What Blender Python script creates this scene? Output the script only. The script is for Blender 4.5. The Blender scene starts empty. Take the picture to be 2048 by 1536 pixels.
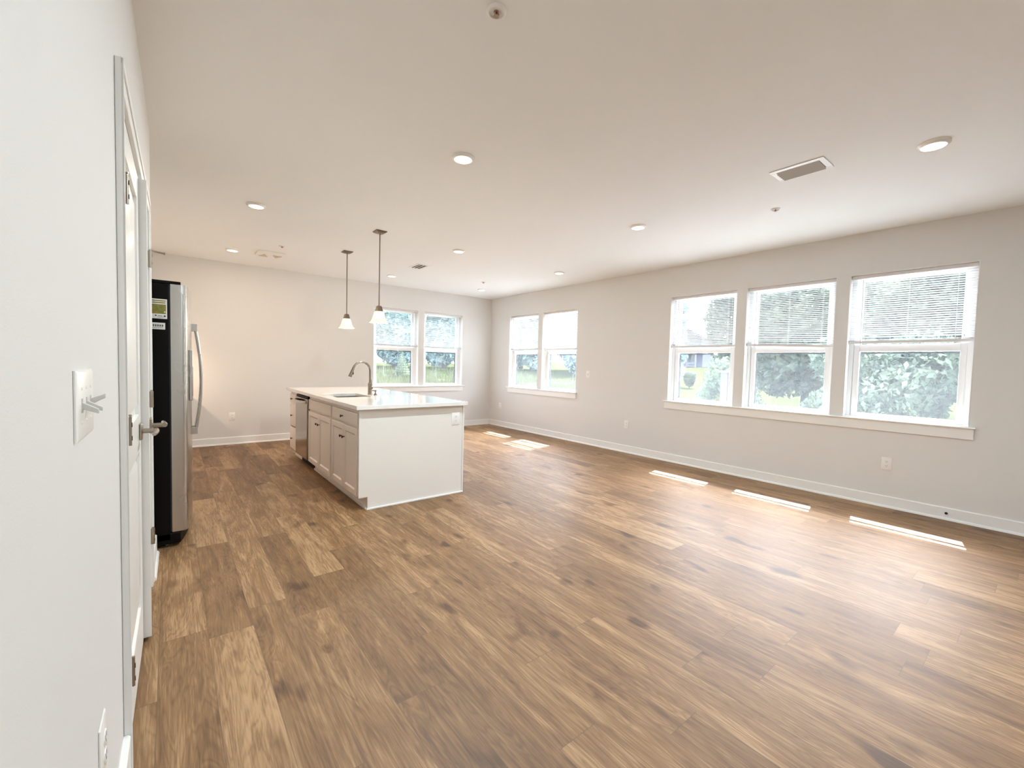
import bpy, bmesh, math, random
import numpy as np
from mathutils import Vector, Matrix

# ------------------------------------------------------------------ camera, world, sun, exposure
SC = bpy.context.scene
COL = SC.collection
cam_d = bpy.data.cameras.new('camera')
cam = bpy.data.objects.new('camera', cam_d)
COL.objects.link(cam)
SC.camera = cam
cam_d.sensor_fit = 'HORIZONTAL'
cam_d.sensor_width = 36.0
cam_d.lens = 859.72 / 2048 * 36.0
cam_d.clip_start = 0.02
cam_d.clip_end = 300
PITCH, ROLL, YAW, CAMH = 0.0431765, 0.0249563, 0.6717972, 1.30743
fw = Vector((math.sin(YAW) * math.cos(PITCH), math.cos(YAW) * math.cos(PITCH), -math.sin(PITCH)))
rt = Vector((math.cos(YAW), -math.sin(YAW), 0))
up = rt.cross(fw)
r2 = math.cos(ROLL) * rt + math.sin(ROLL) * up
u2 = -math.sin(ROLL) * rt + math.cos(ROLL) * up
cm = Matrix((r2, u2, -fw)).transposed().to_4x4()
cm.translation = (0, 0, CAMH)
cam.matrix_world = cm

SC.view_settings.view_transform = 'Standard'
SC.view_settings.look = 'None'
SC.view_settings.gamma = 1.0
SC.view_settings.use_curve_mapping = False
SC.view_settings.exposure = 0.58

world = bpy.data.worlds.new('sky')
SC.world = world
world.use_nodes = True
wn, wl = world.node_tree.nodes, world.node_tree.links
wn.clear()
w_out = wn.new('ShaderNodeOutputWorld')
w_bg = wn.new('ShaderNodeBackground')
w_sky = wn.new('ShaderNodeTexSky')
w_sky.sky_type = 'NISHITA'
w_sky.sun_disc = False
w_sky.sun_elevation = math.radians(52)
w_sky.sun_rotation = math.radians(75)
w_sky.air_density = 1.0
w_sky.dust_density = 3.0
w_hsv = wn.new('ShaderNodeHueSaturation')
w_hsv.inputs['Saturation'].default_value = 0.55
wl.new(w_sky.outputs[0], w_hsv.inputs['Color'])
wl.new(w_hsv.outputs[0], w_bg.inputs[0])
w_bg.inputs[1].default_value = 2.2
wl.new(w_bg.outputs[0], w_out.inputs[0])

sun_d = bpy.data.lights.new('sun', 'SUN')
sun = bpy.data.objects.new('sun', sun_d)
COL.objects.link(sun)
SUN_DIR = Vector((-1.0, -0.21, -1.41)).normalized()
sun.rotation_euler = SUN_DIR.to_track_quat('-Z', 'Y').to_euler()
sun.location = (20, 10, 30)
sun_d.energy = 31.0
sun_d.angle = math.radians(0.15)
sun_d.color = (0.86, 0.96, 1.0)

SC.cycles.max_bounces = 10
SC.cycles.diffuse_bounces = 6
SC.cycles.glossy_bounces = 4
SC.cycles.transparent_max_bounces = 24
SC.cycles.sample_clamp_indirect = 6.0
SC.cycles.use_denoising = True
SC.cycles.caustics_reflective = False
SC.cycles.caustics_refractive = False

LAMP_W = 15.0           # one ceiling disc light
RX, DY, H = 5.535, 7.745, 2.74   # right wall, back wall, ceiling
YB = -2.6              # wall behind the camera
XK = -0.60             # kitchen side wall
rng = random.Random(7)

# ------------------------------------------------------------------ materials
def mat(name, color, rough=0.5, metal=0.0, spec=0.5, coat=0.0, coat_rough=0.1, bump=None, trans=0.0):
    m = bpy.data.materials.new(name)
    m.use_nodes = True
    n, l = m.node_tree.nodes, m.node_tree.links
    b = n['Principled BSDF']
    b.inputs['Base Color'].default_value = (*color, 1)
    b.inputs['Roughness'].default_value = rough
    b.inputs['Metallic'].default_value = metal
    b.inputs['Specular IOR Level'].default_value = spec
    b.inputs['Coat Weight'].default_value = coat
    b.inputs['Coat Roughness'].default_value = coat_rough
    if bump:
        tc = n.new('ShaderNodeTexCoord')
        nz = n.new('ShaderNodeTexNoise')
        nz.inputs['Scale'].default_value = bump[0]
        nz.inputs['Detail'].default_value = 4
        bp = n.new('ShaderNodeBump')
        bp.inputs['Strength'].default_value = bump[1]
        bp.inputs['Distance'].default_value = bump[2]
        l.new(tc.outputs['Object'], nz.inputs['Vector'])
        l.new(nz.outputs['Fac'], bp.inputs['Height'])
        l.new(bp.outputs['Normal'], b.inputs['Normal'])
    return m

M_WALL = mat('greige_wall_paint', (0.735, 0.72, 0.70), 0.75, spec=0.25, bump=(260, 0.12, 0.002))
M_CEIL = mat('ceiling_paint', (0.87, 0.87, 0.86), 0.85, spec=0.2, bump=(200, 0.1, 0.002))
M_TRIM = mat('white_trim_paint', (0.86, 0.85, 0.83), 0.38, bump=(40, 0.02, 0.002))
M_DOOR = mat('white_door_paint', (0.83, 0.82, 0.79), 0.32, bump=(60, 0.02, 0.002))
M_VINYL = mat('white_vinyl', (0.88, 0.89, 0.90), 0.35, bump=(30, 0.01, 0.001))
M_CAB = mat('cream_cabinet_paint', (0.82, 0.75, 0.69), 0.4, bump=(50, 0.02, 0.002))
M_PANEL = mat('island_panel_paint', (0.79, 0.755, 0.70), 0.42, bump=(50, 0.02, 0.002))
M_TOP = mat('white_quartz', (0.84, 0.82, 0.79), 0.10, spec=0.6, coat=0.3, coat_rough=0.03, bump=(20, 0.005, 0.001))
M_NICKEL = mat('satin_nickel', (0.40, 0.35, 0.29), 0.30, metal=1.0, bump=(300, 0.02, 0.0005))
M_CHROME = mat('brushed_chrome', (0.33, 0.29, 0.25), 0.18, metal=1.0, bump=(300, 0.01, 0.0005))
M_BRONZE = mat('dark_bronze', (0.05, 0.03, 0.025), 0.35, metal=0.8, bump=(100, 0.02, 0.0005))
M_ROD = mat('brushed_bronze_nickel', (0.20, 0.155, 0.125), 0.34, metal=1.0, bump=(300, 0.02, 0.0005))
M_BLACK = mat('black_enamel', (0.003, 0.002, 0.002), 0.5, spec=0.12, bump=(400, 0.08, 0.0006))
M_DARK = mat('dark_void', (0.02, 0.018, 0.016), 0.7, bump=(50, 0.02, 0.001))
M_PLASTIC = mat('white_plastic', (0.86, 0.84, 0.81), 0.3, bump=(50, 0.01, 0.001))
M_TOGGLE = mat('grey_white_toggle', (0.62, 0.61, 0.58), 0.35, bump=(50, 0.01, 0.001))
M_SLOT = mat('slot_grey', (0.12, 0.11, 0.10), 0.6, bump=(50, 0.01, 0.001))
M_GRILLE = mat('beige_grille', (0.62, 0.52, 0.42), 0.6, bump=(900, 0.3, 0.001))
M_RED = mat('red_bulb_glass', (0.25, 0.01, 0.02), 0.15, bump=(30, 0.01, 0.001))
M_LOUVER = mat('grey_louver', (0.55, 0.56, 0.55), 0.5, bump=(60, 0.02, 0.001))
M_RUBBER = mat('dark_gasket', (0.03, 0.035, 0.04), 0.6, bump=(100, 0.05, 0.001))
M_PAPER = mat('sticker_paper', (0.80, 0.80, 0.76), 0.6, bump=(200, 0.02, 0.0005))
M_STEELSINK = mat('sink_steel', (0.42, 0.36, 0.31), 0.28, metal=1.0, bump=(200, 0.02, 0.0005))

def brushed(name, color, rough, scale):
    m = mat(name, color, rough, metal=1.0)
    n, l = m.node_tree.nodes, m.node_tree.links
    b = n['Principled BSDF']
    tc = n.new('ShaderNodeTexCoord'); mp = n.new('ShaderNodeMapping')
    mp.inputs['Scale'].default_value = scale
    nz = n.new('ShaderNodeTexNoise'); nz.inputs['Scale'].default_value = 1.0; nz.inputs['Detail'].default_value = 3
    mr = n.new('ShaderNodeMapRange')
    mr.inputs['To Min'].default_value = rough - 0.005; mr.inputs['To Max'].default_value = rough + 0.01
    l.new(tc.outputs['Object'], mp.inputs['Vector']); l.new(mp.outputs[0], nz.inputs['Vector'])
    l.new(nz.outputs['Fac'], mr.inputs['Value']); l.new(mr.outputs[0], b.inputs['Roughness'])
    return m
M_STEEL = brushed('stainless_steel', (0.56, 0.54, 0.51), 0.27, (2, 2, 2))
M_DWSTEEL = brushed('dishwasher_steel', (0.38, 0.33, 0.29), 0.16, (4, 4, 400))

def mat_sticker():
    m = mat('sticker_print', (0.5, 0.4, 0.1), 0.5)
    n, l = m.node_tree.nodes, m.node_tree.links
    tc = n.new('ShaderNodeTexCoord'); nz = n.new('ShaderNodeTexNoise')
    nz.inputs['Scale'].default_value = 45
    cr = n.new('ShaderNodeValToRGB')
    cr.color_ramp.elements[0].position = 0.35; cr.color_ramp.elements[0].color = (0.16, 0.22, 0.03, 1)
    cr.color_ramp.elements[1].position = 0.65; cr.color_ramp.elements[1].color = (0.38, 0.22, 0.05, 1)
    l.new(tc.outputs['Object'], nz.inputs['Vector']); l.new(nz.outputs['Fac'], cr.inputs['Fac'])
    l.new(cr.outputs[0], n['Principled BSDF'].inputs['Base Color'])
    return m
M_PRINT = mat_sticker()
M_YDOT = mat('sticker_yellow_dot', (0.8, 0.65, 0.2), 0.5, bump=(50, 0.01, 0.001))

def mat_glass(name='window_glass', refl=0.04):
    m = bpy.data.materials.new(name); m.use_nodes = True
    n, l = m.node_tree.nodes, m.node_tree.links
    n.clear()
    o = n.new('ShaderNodeOutputMaterial'); mx = n.new('ShaderNodeMixShader')
    t = n.new('ShaderNodeBsdfTransparent'); t.inputs[0].default_value = (0.96, 0.97, 0.98, 1)
    g = n.new('ShaderNodeBsdfGlossy'); g.inputs['Roughness'].default_value = 0.02
    mx.inputs[0].default_value = refl
    l.new(t.outputs[0], mx.inputs[1]); l.new(g.outputs[0], mx.inputs[2])
    # pale haze mixed into the pane, standing in for veiling flare
    dd = n.new('ShaderNodeBsdfDiffuse'); dd.inputs[0].default_value = (0.8, 0.85, 0.88, 1)
    dt = n.new('ShaderNodeBsdfTranslucent'); dt.inputs[0].default_value = (0.8, 0.85, 0.88, 1)
    md = n.new('ShaderNodeMixShader'); md.inputs[0].default_value = 0.6
    m2 = n.new('ShaderNodeMixShader'); m2.inputs[0].default_value = 0.011
    l.new(dd.outputs[0], md.inputs[1]); l.new(dt.outputs[0], md.inputs[2])
    l.new(mx.outputs[0], m2.inputs[1]); l.new(md.outputs[0], m2.inputs[2]); l.new(m2.outputs[0], o.inputs[0])
    return m
M_GLASS = mat_glass()

def mat_screen():
    m = bpy.data.materials.new('insect_screen_mesh'); m.use_nodes = True
    n, l = m.node_tree.nodes, m.node_tree.links
    n.clear()
    o = n.new('ShaderNodeOutputMaterial'); mx = n.new('ShaderNodeMixShader'); mx.inputs[0].default_value = 0.03
    t = n.new('ShaderNodeBsdfTransparent')
    d = n.new('ShaderNodeBsdfTranslucent'); d.inputs[0].default_value = (0.75, 0.80, 0.85, 1)
    d2 = n.new('ShaderNodeBsdfDiffuse'); d2.inputs[0].default_value = (0.5, 0.53, 0.56, 1)
    mm = n.new('ShaderNodeMixShader'); mm.inputs[0].default_value = 0.5
    l.new(d.outputs[0], mm.inputs[1]); l.new(d2.outputs[0], mm.inputs[2])
    l.new(t.outputs[0], mx.inputs[1]); l.new(mm.outputs[0], mx.inputs[2]); l.new(mx.outputs[0], o.inputs[0])
    return m
M_SCREEN = mat_screen()

def mat_translucent(name, col, tcol, fac):
    m = bpy.data.materials.new(name); m.use_nodes = True
    n, l = m.node_tree.nodes, m.node_tree.links
    n.clear()
    o = n.new('ShaderNodeOutputMaterial'); mx = n.new('ShaderNodeMixShader'); mx.inputs[0].default_value = fac
    d = n.new('ShaderNodeBsdfDiffuse'); d.inputs[0].default_value = (*col, 1)
    t = n.new('ShaderNodeBsdfTranslucent'); t.inputs[0].default_value = (*tcol, 1)
    l.new(d.outputs[0], mx.inputs[1]); l.new(t.outputs[0], mx.inputs[2]); l.new(mx.outputs[0], o.inputs[0])
    return m
M_SLAT = mat_translucent('blind_slat_vinyl', (0.88, 0.88, 0.87), (0.85, 0.85, 0.84), 0.35)
M_CORD = mat('blind_cord', (0.75, 0.74, 0.74), 0.7, bump=(500, 0.1, 0.0005))
M_WAND = mat('clear_wand', (0.55, 0.54, 0.56), 0.2, bump=(50, 0.02, 0.0005))
M_RAIL = mat('blind_rail', (0.74, 0.71, 0.70), 0.4, bump=(50, 0.01, 0.001))

def mat_emit(name, col, strength):
    m = bpy.data.materials.new(name); m.use_nodes = True
    n, l = m.node_tree.nodes, m.node_tree.links
    n.clear()
    o = n.new('ShaderNodeOutputMaterial'); e = n.new('ShaderNodeEmission')
    e.inputs[0].default_value = (*col, 1); e.inputs[1].default_value = strength
    l.new(e.outputs[0], o.inputs[0])
    return m
M_LENS = mat_emit('lit_lens', (1.0, 0.90, 0.78), 2.6)

def mat_shade():
    m = bpy.data.materials.new('frosted_glass_shade'); m.use_nodes = True
    n, l = m.node_tree.nodes, m.node_tree.links
    n.clear()
    o = n.new('ShaderNodeOutputMaterial'); mx = n.new('ShaderNodeMixShader'); mx.inputs[0].default_value = 0.6
    d = n.new('ShaderNodeBsdfDiffuse'); d.inputs[0].default_value = (0.80, 0.75, 0.67, 1)
    t = n.new('ShaderNodeBsdfTranslucent'); t.inputs[0].default_value = (0.80, 0.73, 0.63, 1)
    nz = n.new('ShaderNodeTexNoise'); nz.inputs['Scale'].default_value = 25
    tc = n.new('ShaderNodeTexCoord'); mr = n.new('ShaderNodeMapRange')
    mr.inputs['To Min'].default_value = 0.5; mr.inputs['To Max'].default_value = 0.75
    l.new(tc.outputs['Object'], nz.inputs['Vector']); l.new(nz.outputs['Fac'], mr.inputs['Value']); l.new(mr.outputs[0], mx.inputs[0])
    l.new(d.outputs[0], mx.inputs[1]); l.new(t.outputs[0], mx.inputs[2]); l.new(mx.outputs[0], o.inputs[0])
    return m
M_SHADE = mat_shade()
M_BULB = mat_emit('lit_bulb', (1.0, 0.85, 0.62), 12.0)

def mat_floor():
    m = bpy.data.materials.new('vinyl_plank_floor'); m.use_nodes = True
    n, l = m.node_tree.nodes, m.node_tree.links
    b = n['Principled BSDF']
    def math_(op, a, bb=None):
        x = n.new('ShaderNodeMath'); x.operation = op
        for i, v in enumerate((a, bb)):
            if v is None: continue
            if isinstance(v, (int, float)): x.inputs[i].default_value = v
            else: l.new(v, x.inputs[i])
        return x.outputs[0]
    geo = n.new('ShaderNodeNewGeometry'); sep = n.new('ShaderNodeSeparateXYZ')
    l.new(geo.outputs['Position'], sep.inputs[0])
    X, Y = sep.outputs[0], sep.outputs[1]
    u = math_('DIVIDE', math_('SUBTRACT', X, 0.491 - 1.8), 0.18)
    i = math_('FLOOR', u)
    wn1 = n.new('ShaderNodeTexWhiteNoise'); wn1.noise_dimensions = '1D'; l.new(i, wn1.inputs['W'])
    v = math_('DIVIDE', math_('ADD', math_('ADD', Y, 20), math_('MULTIPLY', wn1.outputs['Value'], 1.22)), 1.22)
    j = math_('FLOOR', v)
    cxy = n.new('ShaderNodeCombineXYZ'); l.new(i, cxy.inputs[0]); l.new(j, cxy.inputs[1])
    wn2 = n.new('ShaderNodeTexWhiteNoise'); wn2.noise_dimensions = '3D'; l.new(cxy.outputs[0], wn2.inputs['Vector'])
    # grain coordinates: stretched along y, shifted per plank
    g = n.new('ShaderNodeCombineXYZ')
    l.new(math_('ADD', X, math_('MULTIPLY', wn2.outputs['Value'], 37.0)), g.inputs[0])
    l.new(math_('ADD', Y, math_('MULTIPLY', wn2.outputs['Value'], 91.0)), g.inputs[1])
    l.new(math_('MULTIPLY', wn2.outputs['Value'], 11.0), g.inputs[2])
    def noise(sx, sy, detail, dist=0.0, rough=0.6):
        mp = n.new('ShaderNodeMapping'); mp.inputs['Scale'].default_value = (sx, sy, 1)
        l.new(g.outputs[0], mp.inputs['Vector'])
        z = n.new('ShaderNodeTexNoise'); z.inputs['Scale'].default_value = 1.0; z.inputs['Detail'].default_value = detail
        z.inputs['Distortion'].default_value = dist; z.inputs['Roughness'].default_value = rough
        l.new(mp.outputs[0], z.inputs['Vector'])
        return z.outputs['Fac']
    fine = noise(140, 5, 5, 0.3)
    broad = noise(10, 1.4, 5, 1.6)
    fig = noise(9, 1.0, 3, 1.0)
    rings = math_('ABSOLUTE', math_('SINE', math_('MULTIPLY', fig, 46.0)))
    knot = noise(6, 3.2, 1, 0.2)
    knotm = n.new('ShaderNodeMapRange'); knotm.inputs['From Min'].default_value = 0.66; knotm.inputs['From Max'].default_value = 0.78
    l.new(knot, knotm.inputs['Value'])
    tone = math_('ADD', math_('ADD', math_('MULTIPLY', wn2.outputs['Value'], 0.20), -0.052),
                 math_('ADD', math_('MULTIPLY', broad, 0.62), math_('ADD', math_('MULTIPLY', fine, 0.50), math_('MULTIPLY', rings, 0.10))))
    tone = math_('SUBTRACT', tone, math_('MULTIPLY', knotm.outputs[0], 0.30))
    cr = n.new('ShaderNodeValToRGB')
    e = cr.color_ramp.elements
    e[0].position = 0.34; e[0].color = (0.070, 0.033, 0.012, 1)
    e[1].position = 0.86; e[1].color = (0.40, 0.245, 0.122, 1)
    k = e.new(0.52); k.color = (0.145, 0.072, 0.027, 1)
    k = e.new(0.68); k.color = (0.225, 0.121, 0.049, 1)
    l.new(tone, cr.inputs['Fac'])
    fu = math_('ABSOLUTE', math_('SUBTRACT', math_('FRACT', u), 0.5))
    fv = math_('ABSOLUTE', math_('SUBTRACT', math_('FRACT', v), 0.5))
    seam = math_('MAXIMUM', math_('GREATER_THAN', fu, 0.4925), math_('GREATER_THAN', fv, 0.4988))
    mx = n.new('ShaderNodeMix'); mx.data_type = 'RGBA'; mx.inputs['B'].default_value = (0.10, 0.06, 0.035, 1)
    l.new(math_('MULTIPLY', seam, 0.6), mx.inputs['Factor']); l.new(cr.outputs[0], mx.inputs['A'])
    l.new(mx.outputs['Result'], b.inputs['Base Color'])
    rr = n.new('ShaderNodeMapRange'); rr.inputs['To Min'].default_value = 0.47; rr.inputs['To Max'].default_value = 0.62
    l.new(fine, rr.inputs['Value']); l.new(rr.outputs[0], b.inputs['Roughness'])
    b.inputs['Specular IOR Level'].default_value = 0.55
    b.inputs['Coat Weight'].default_value = 0.04
    b.inputs['Coat Roughness'].default_value = 0.32
    bp = n.new('ShaderNodeBump'); bp.inputs['Strength'].default_value = 0.18; bp.inputs['Distance'].default_value = 0.002
    hh = math_('SUBTRACT', math_('ADD', fine, math_('MULTIPLY', rings, 0.15)), math_('MULTIPLY', seam, 1.0))
    l.new(hh, bp.inputs['Height']); l.new(bp.outputs[0], b.inputs['Normal'])
    return m
M_FLOOR = mat_floor()

def mat_leaf(name, c1, c2, scale=1.5):
    m = bpy.data.materials.new(name); m.use_nodes = True
    n, l = m.node_tree.nodes, m.node_tree.links
    n.clear()
    o = n.new('ShaderNodeOutputMaterial'); mx = n.new('ShaderNodeMixShader'); mx.inputs[0].default_value = 0.35
    d = n.new('ShaderNodeBsdfDiffuse'); t = n.new('ShaderNodeBsdfTranslucent')
    geo = n.new('ShaderNodeNewGeometry'); cr = n.new('ShaderNodeValToRGB')
    nz = n.new('ShaderNodeTexNoise'); nz.inputs['Scale'].default_value = scale; nz.inputs['Detail'].default_value = 5
    l.new(geo.outputs['Position'], nz.inputs['Vector'])
    cr.color_ramp.elements[0].position = 0.35; cr.color_ramp.elements[0].color = (*c1, 1)
    cr.color_ramp.elements[1].position = 0.65; cr.color_ramp.elements[1].color = (*c2, 1)
    l.new(nz.outputs['Fac'], cr.inputs['Fac'])
    l.new(cr.outputs[0], d.inputs[0]); l.new(cr.outputs[0], t.inputs[0])
    l.new(d.outputs[0], mx.inputs[1]); l.new(t.outputs[0], mx.inputs[2]); l.new(mx.outputs[0], o.inputs[0])
    return m
M_LEAF = mat_leaf('tree_leaves', (0.045, 0.068, 0.058), (0.150, 0.188, 0.130))
M_LEAFHAZE = mat_leaf('hazed_tree_leaves', (0.20, 0.32, 0.32), (0.44, 0.57, 0.56))  # outdoor haze put into a pale teal leaf colour
M_LEAFL = mat_leaf('pale_conifer_needles', (0.12, 0.16, 0.11), (0.20, 0.24, 0.17))
M_GRASS = mat_leaf('lawn', (0.036, 0.045, 0.018), (0.048, 0.055, 0.024), 0.6)
M_WEED = mat_leaf('tall_grass_blades', (0.066, 0.076, 0.044), (0.105, 0.110, 0.070), 1.0)
M_BARK = mat('bark', (0.04, 0.04, 0.045), 0.9, bump=(30, 0.6, 0.02))
M_FENCE = mat('weathered_fence_wood', (0.036, 0.035, 0.037), 0.85, bump=(30, 0.4, 0.01))
M_SIDING = mat('blue_grey_siding', (0.065, 0.075, 0.11), 0.7, bump=(8, 0.2, 0.02))
M_ROOF = mat('grey_shingles', (0.06, 0.06, 0.068), 0.85, bump=(20, 0.4, 0.02))
M_HWHITE = mat('house_white_trim', (0.13, 0.13, 0.14), 0.6, bump=(20, 0.05, 0.01))
M_HGLASS = mat('house_window_glass', (0.05, 0.07, 0.10), 0.1, bump=(5, 0.02, 0.01))
M_EXT = mat('sun_cut_white', (0.75, 0.75, 0.73), 0.7, bump=(20, 0.05, 0.01))

# ------------------------------------------------------------------ mesh builder
class MB:
    def __init__(s): s.v = []; s.f = []
    def add(s, vs, fs):
        o = len(s.v); s.v += [tuple(p) for p in vs]; s.f += [tuple(o + i for i in f) for f in fs]; return s
    def box(s, x0, x1, y0, y1, z0, z1):
        x0, x1 = min(x0, x1), max(x0, x1); y0, y1 = min(y0, y1), max(y0, y1); z0, z1 = min(z0, z1), max(z0, z1)
        return s.add([(x0, y0, z0), (x1, y0, z0), (x1, y1, z0), (x0, y1, z0), (x0, y0, z1), (x1, y0, z1), (x1, y1, z1), (x0, y1, z1)],
                     [(0, 3, 2, 1), (4, 5, 6, 7), (0, 1, 5, 4), (1, 2, 6, 5), (2, 3, 7, 6), (3, 0, 4, 7)])
    def cyl(s, a, b, r, seg=20, r1=None):
        return s.tube([a, b], [r, r if r1 is None else r1], seg)
    def tube(s, path, r, seg=12, caps=True):
        P = [Vector(p) for p in path]; n = len(P)
        R = r if isinstance(r, (list, tuple)) else [r] * n
        t0 = (P[1] - P[0]).normalized()
        ref = Vector((0, 0, 1)) if abs(t0.z) < 0.9 else Vector((1, 0, 0))
        nx = t0.cross(ref).normalized()
        vs, fs = [], []
        for i in range(n):
            t = (P[min(i + 1, n - 1)] - P[max(i - 1, 0)]).normalized()
            nx = (nx - t * nx.dot(t)).normalized(); ny = t.cross(nx)
            for k in range(seg):
                a = 2 * math.pi * k / seg
                vs.append(P[i] + (nx * math.cos(a) + ny * math.sin(a)) * R[i])
        for i in range(n - 1):
            for k in range(seg):
                k2 = (k + 1) % seg
                fs.append((i * seg + k, i * seg + k2, (i + 1) * seg + k2, (i + 1) * seg + k))
        if caps:
            fs.append(tuple(range(seg - 1, -1, -1))); fs.append(tuple((n - 1) * seg + k for k in range(seg)))
        return s.add(vs, fs)
    def lathe(s, prof, c=(0, 0, 0), seg=32, sq=0.0):
        # profile of (radius, z); sq > 0 squares the section off
        vs, fs = [], []
        for (r, z) in prof:
            for k in range(seg):
                a = 2 * math.pi * k / seg
                ca, sa = math.cos(a), math.sin(a)
                q = 1.0
                if sq > 0:
                    p = 2 + sq * 6
                    q = 1.0 / ((abs(ca) ** p + abs(sa) ** p) ** (1 / p))
                vs.append((c[0] + r * q * ca, c[1] + r * q * sa, c[2] + z))
        for i in range(len(prof) - 1):
            for k in range(seg):
                k2 = (k + 1) % seg
                fs.append((i * seg + k, i * seg + k2, (i + 1) * seg + k2, (i + 1) * seg + k))
        if prof[0][0] > 1e-6: fs.append(tuple(range(seg - 1, -1, -1)))
        if prof[-1][0] > 1e-6: fs.append(tuple((len(prof) - 1) * seg + k for k in range(seg)))
        return s.add(vs, fs)
    def prism(s, poly, z0, z1, ax='z'):
        def mk(a, b, c):
            return {'z': (a, b, c), 'y': (a, c, b), 'x': (c, a, b)}[ax]
        n = len(poly)
        vs = [mk(a, b, z0) for a, b in poly] + [mk(a, b, z1) for a, b in poly]
        fs = [tuple(range(n - 1, -1, -1)), tuple(range(n, 2 * n))]
        fs += [(i, (i + 1) % n, n + (i + 1) % n, n + i) for i in range(n)]
        return s.add(vs, fs)
    def build(s, name, m, parent=None, off=(0, 0, 0), bevel=0.0, smooth=True, ang=35, recalc=True, at=None):
        # parts: vertices are in the frame of the parent thing (off is taken away); at: origin of a free-standing mesh
        o0 = at if at is not None else off
        me = bpy.data.meshes.new(name)
        me.from_pydata([(a - o0[0], b - o0[1], c - o0[2]) for a, b, c in s.v], [], s.f)
        if recalc:
            bm = bmesh.new(); bm.from_mesh(me)
            bmesh.ops.remove_doubles(bm, verts=bm.verts, dist=1e-6)
            bmesh.ops.recalc_face_normals(bm, faces=bm.faces)
            bm.to_mesh(me); bm.free()
        if smooth:
            me.shade_smooth()
            me.set_sharp_from_angle(angle=math.radians(ang))
        me.materials.append(m)
        o = bpy.data.objects.new(name, me)
        COL.objects.link(o)
        if parent is not None: o.parent = parent
        if at is not None: o.location = at
        if bevel > 0:
            b = o.modifiers.new('edge_round', 'BEVEL'); b.width = bevel; b.segments = 2; b.limit_method = 'ANGLE'
            b.angle_limit = math.radians(40)
        return o

def tag(o, label=None, cat=None, group=None, kind=None):
    if label: o['label'] = label
    if cat: o['category'] = cat
    if group: o['group'] = group
    if kind: o['kind'] = kind
    return o

def thing(name, label, cat, loc=(0, 0, 0), rz=0.0, group=None):
    o = bpy.data.objects.new(name, None); COL.objects.link(o)
    o.empty_display_size = 0.1
    o.location = loc; o.rotation_euler = (0, 0, rz)
    return tag(o, label, cat, group)

def struct(name, loc=(0, 0, 0), rz=0.0, label=None, cat=None):
    o = bpy.data.objects.new(name, None); COL.objects.link(o)
    o.location = loc; o.rotation_euler = (0, 0, rz)
    return tag(o, label, cat, kind='structure')

def dup(root, loc, label, rz=None):
    r = root.copy(); COL.objects.link(r); r.location = loc
    if rz is not None: r.rotation_euler = (0, 0, rz)
    r['label'] = label
    for ch in list(root.children):
        c = ch.copy(); COL.objects.link(c); c.parent = r
        for g in list(ch.children):
            d = g.copy(); COL.objects.link(d); d.parent = c
    return r

# ------------------------------------------------------------------ room shell
tag(MB().box(-0.85, RX + 0.17, YB - 0.15, DY + 0.17, -0.12, 0).build('floor', M_FLOOR, smooth=False), 'wood-look plank floor running to the far corner', 'floor', kind='structure')
tag(MB().box(-0.95, RX + 0.17, YB - 0.15, DY + 0.17, H, H + 0.12).build('ceiling', M_CEIL, smooth=False), 'flat off-white ceiling with disc lights', 'ceiling', kind='structure')

ZO0, ZO1 = 0.862, 2.325          # window openings
R_OPEN = {'A': (2.495, 3.404), 'B': (1.475, 2.384), 'C': (0.446, 1.362), 'D': (6.188, 7.083), 'E': (5.175, 6.072)}
B_OPEN = {'F': (2.902, 3.800), 'G': (3.912, 4.803)}
TH = 0.165                        # outer wall thickness

def wall_cells(mb, u0, u1, z0, z1, opens, put):
    us = sorted({u0, u1, *[a for o in opens for a in o]}); zs = [z0, ZO0, ZO1, z1]
    for a, b in zip(us[:-1], us[1:]):
        is_open = any(o[0] - 1e-6 <= a and b <= o[1] + 1e-6 for o in opens)
        for c, d in zip(zs[:-1], zs[1:]):
            if is_open and abs(c - ZO0) < 1e-6: continue
            put(a, b, c, d)
mb = MB()
wall_cells(mb, YB, DY + TH, 0, H, list(R_OPEN.values()), lambda a, b, c, d: mb.box(RX, RX + TH, a, b, c, d))
tag(mb.build('wall_right', M_WALL, smooth=False), 'greige painted wall with the triple and paired windows', 'wall', kind='structure')
mb = MB()
wall_cells(mb, XK - 0.15, RX, 0, H, list(B_OPEN.values()), lambda a, b, c, d: mb.box(a, b, DY, DY + TH, c, d))
tag(mb.build('wall_back', M_WALL, smooth=False), 'far wall behind the kitchen island with two windows', 'wall', kind='structure')
tag(MB().box(-0.95, RX, YB - 0.12, YB, 0, H).build('wall_rear', M_WALL, smooth=False), 'wall behind the camera', 'wall', kind='structure')
tag(MB().box(XK - 0.12, XK, 3.66, DY, 0, H).build('wall_kitchen', M_WALL, smooth=False), 'kitchen side wall behind the refrigerator', 'wall', kind='structure')

# left wall runs a hair off square: a frame of its own
LROT = -math.atan(0.013)
LM = Matrix.Translation((-0.142, 0, 0)) @ Matrix.Rotation(LROT, 4, 'Z')
def lw(x, y, z=0): return tuple(LM @ Vector((x, y, z)))
LEND = 3.64
OY0, OY1, OZ = 1.765, 3.115, 2.100   # doorway in the left wall
lwall = MB()
lwall.box(-0.12, 0, YB, OY0, 0, H).box(-0.12, 0, OY1, LEND, 0, H).box(-0.12, 0, OY0, OY1, OZ, H)
lwall.box(-0.66, -0.12, LEND - 0.12, LEND, 0, H)
lwo = lwall.build('wall_left', M_WALL, smooth=False); lwo.matrix_world = LM
tag(lwo, 'near greige wall with the light switches and closet doors', 'wall', kind='structure')
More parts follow.
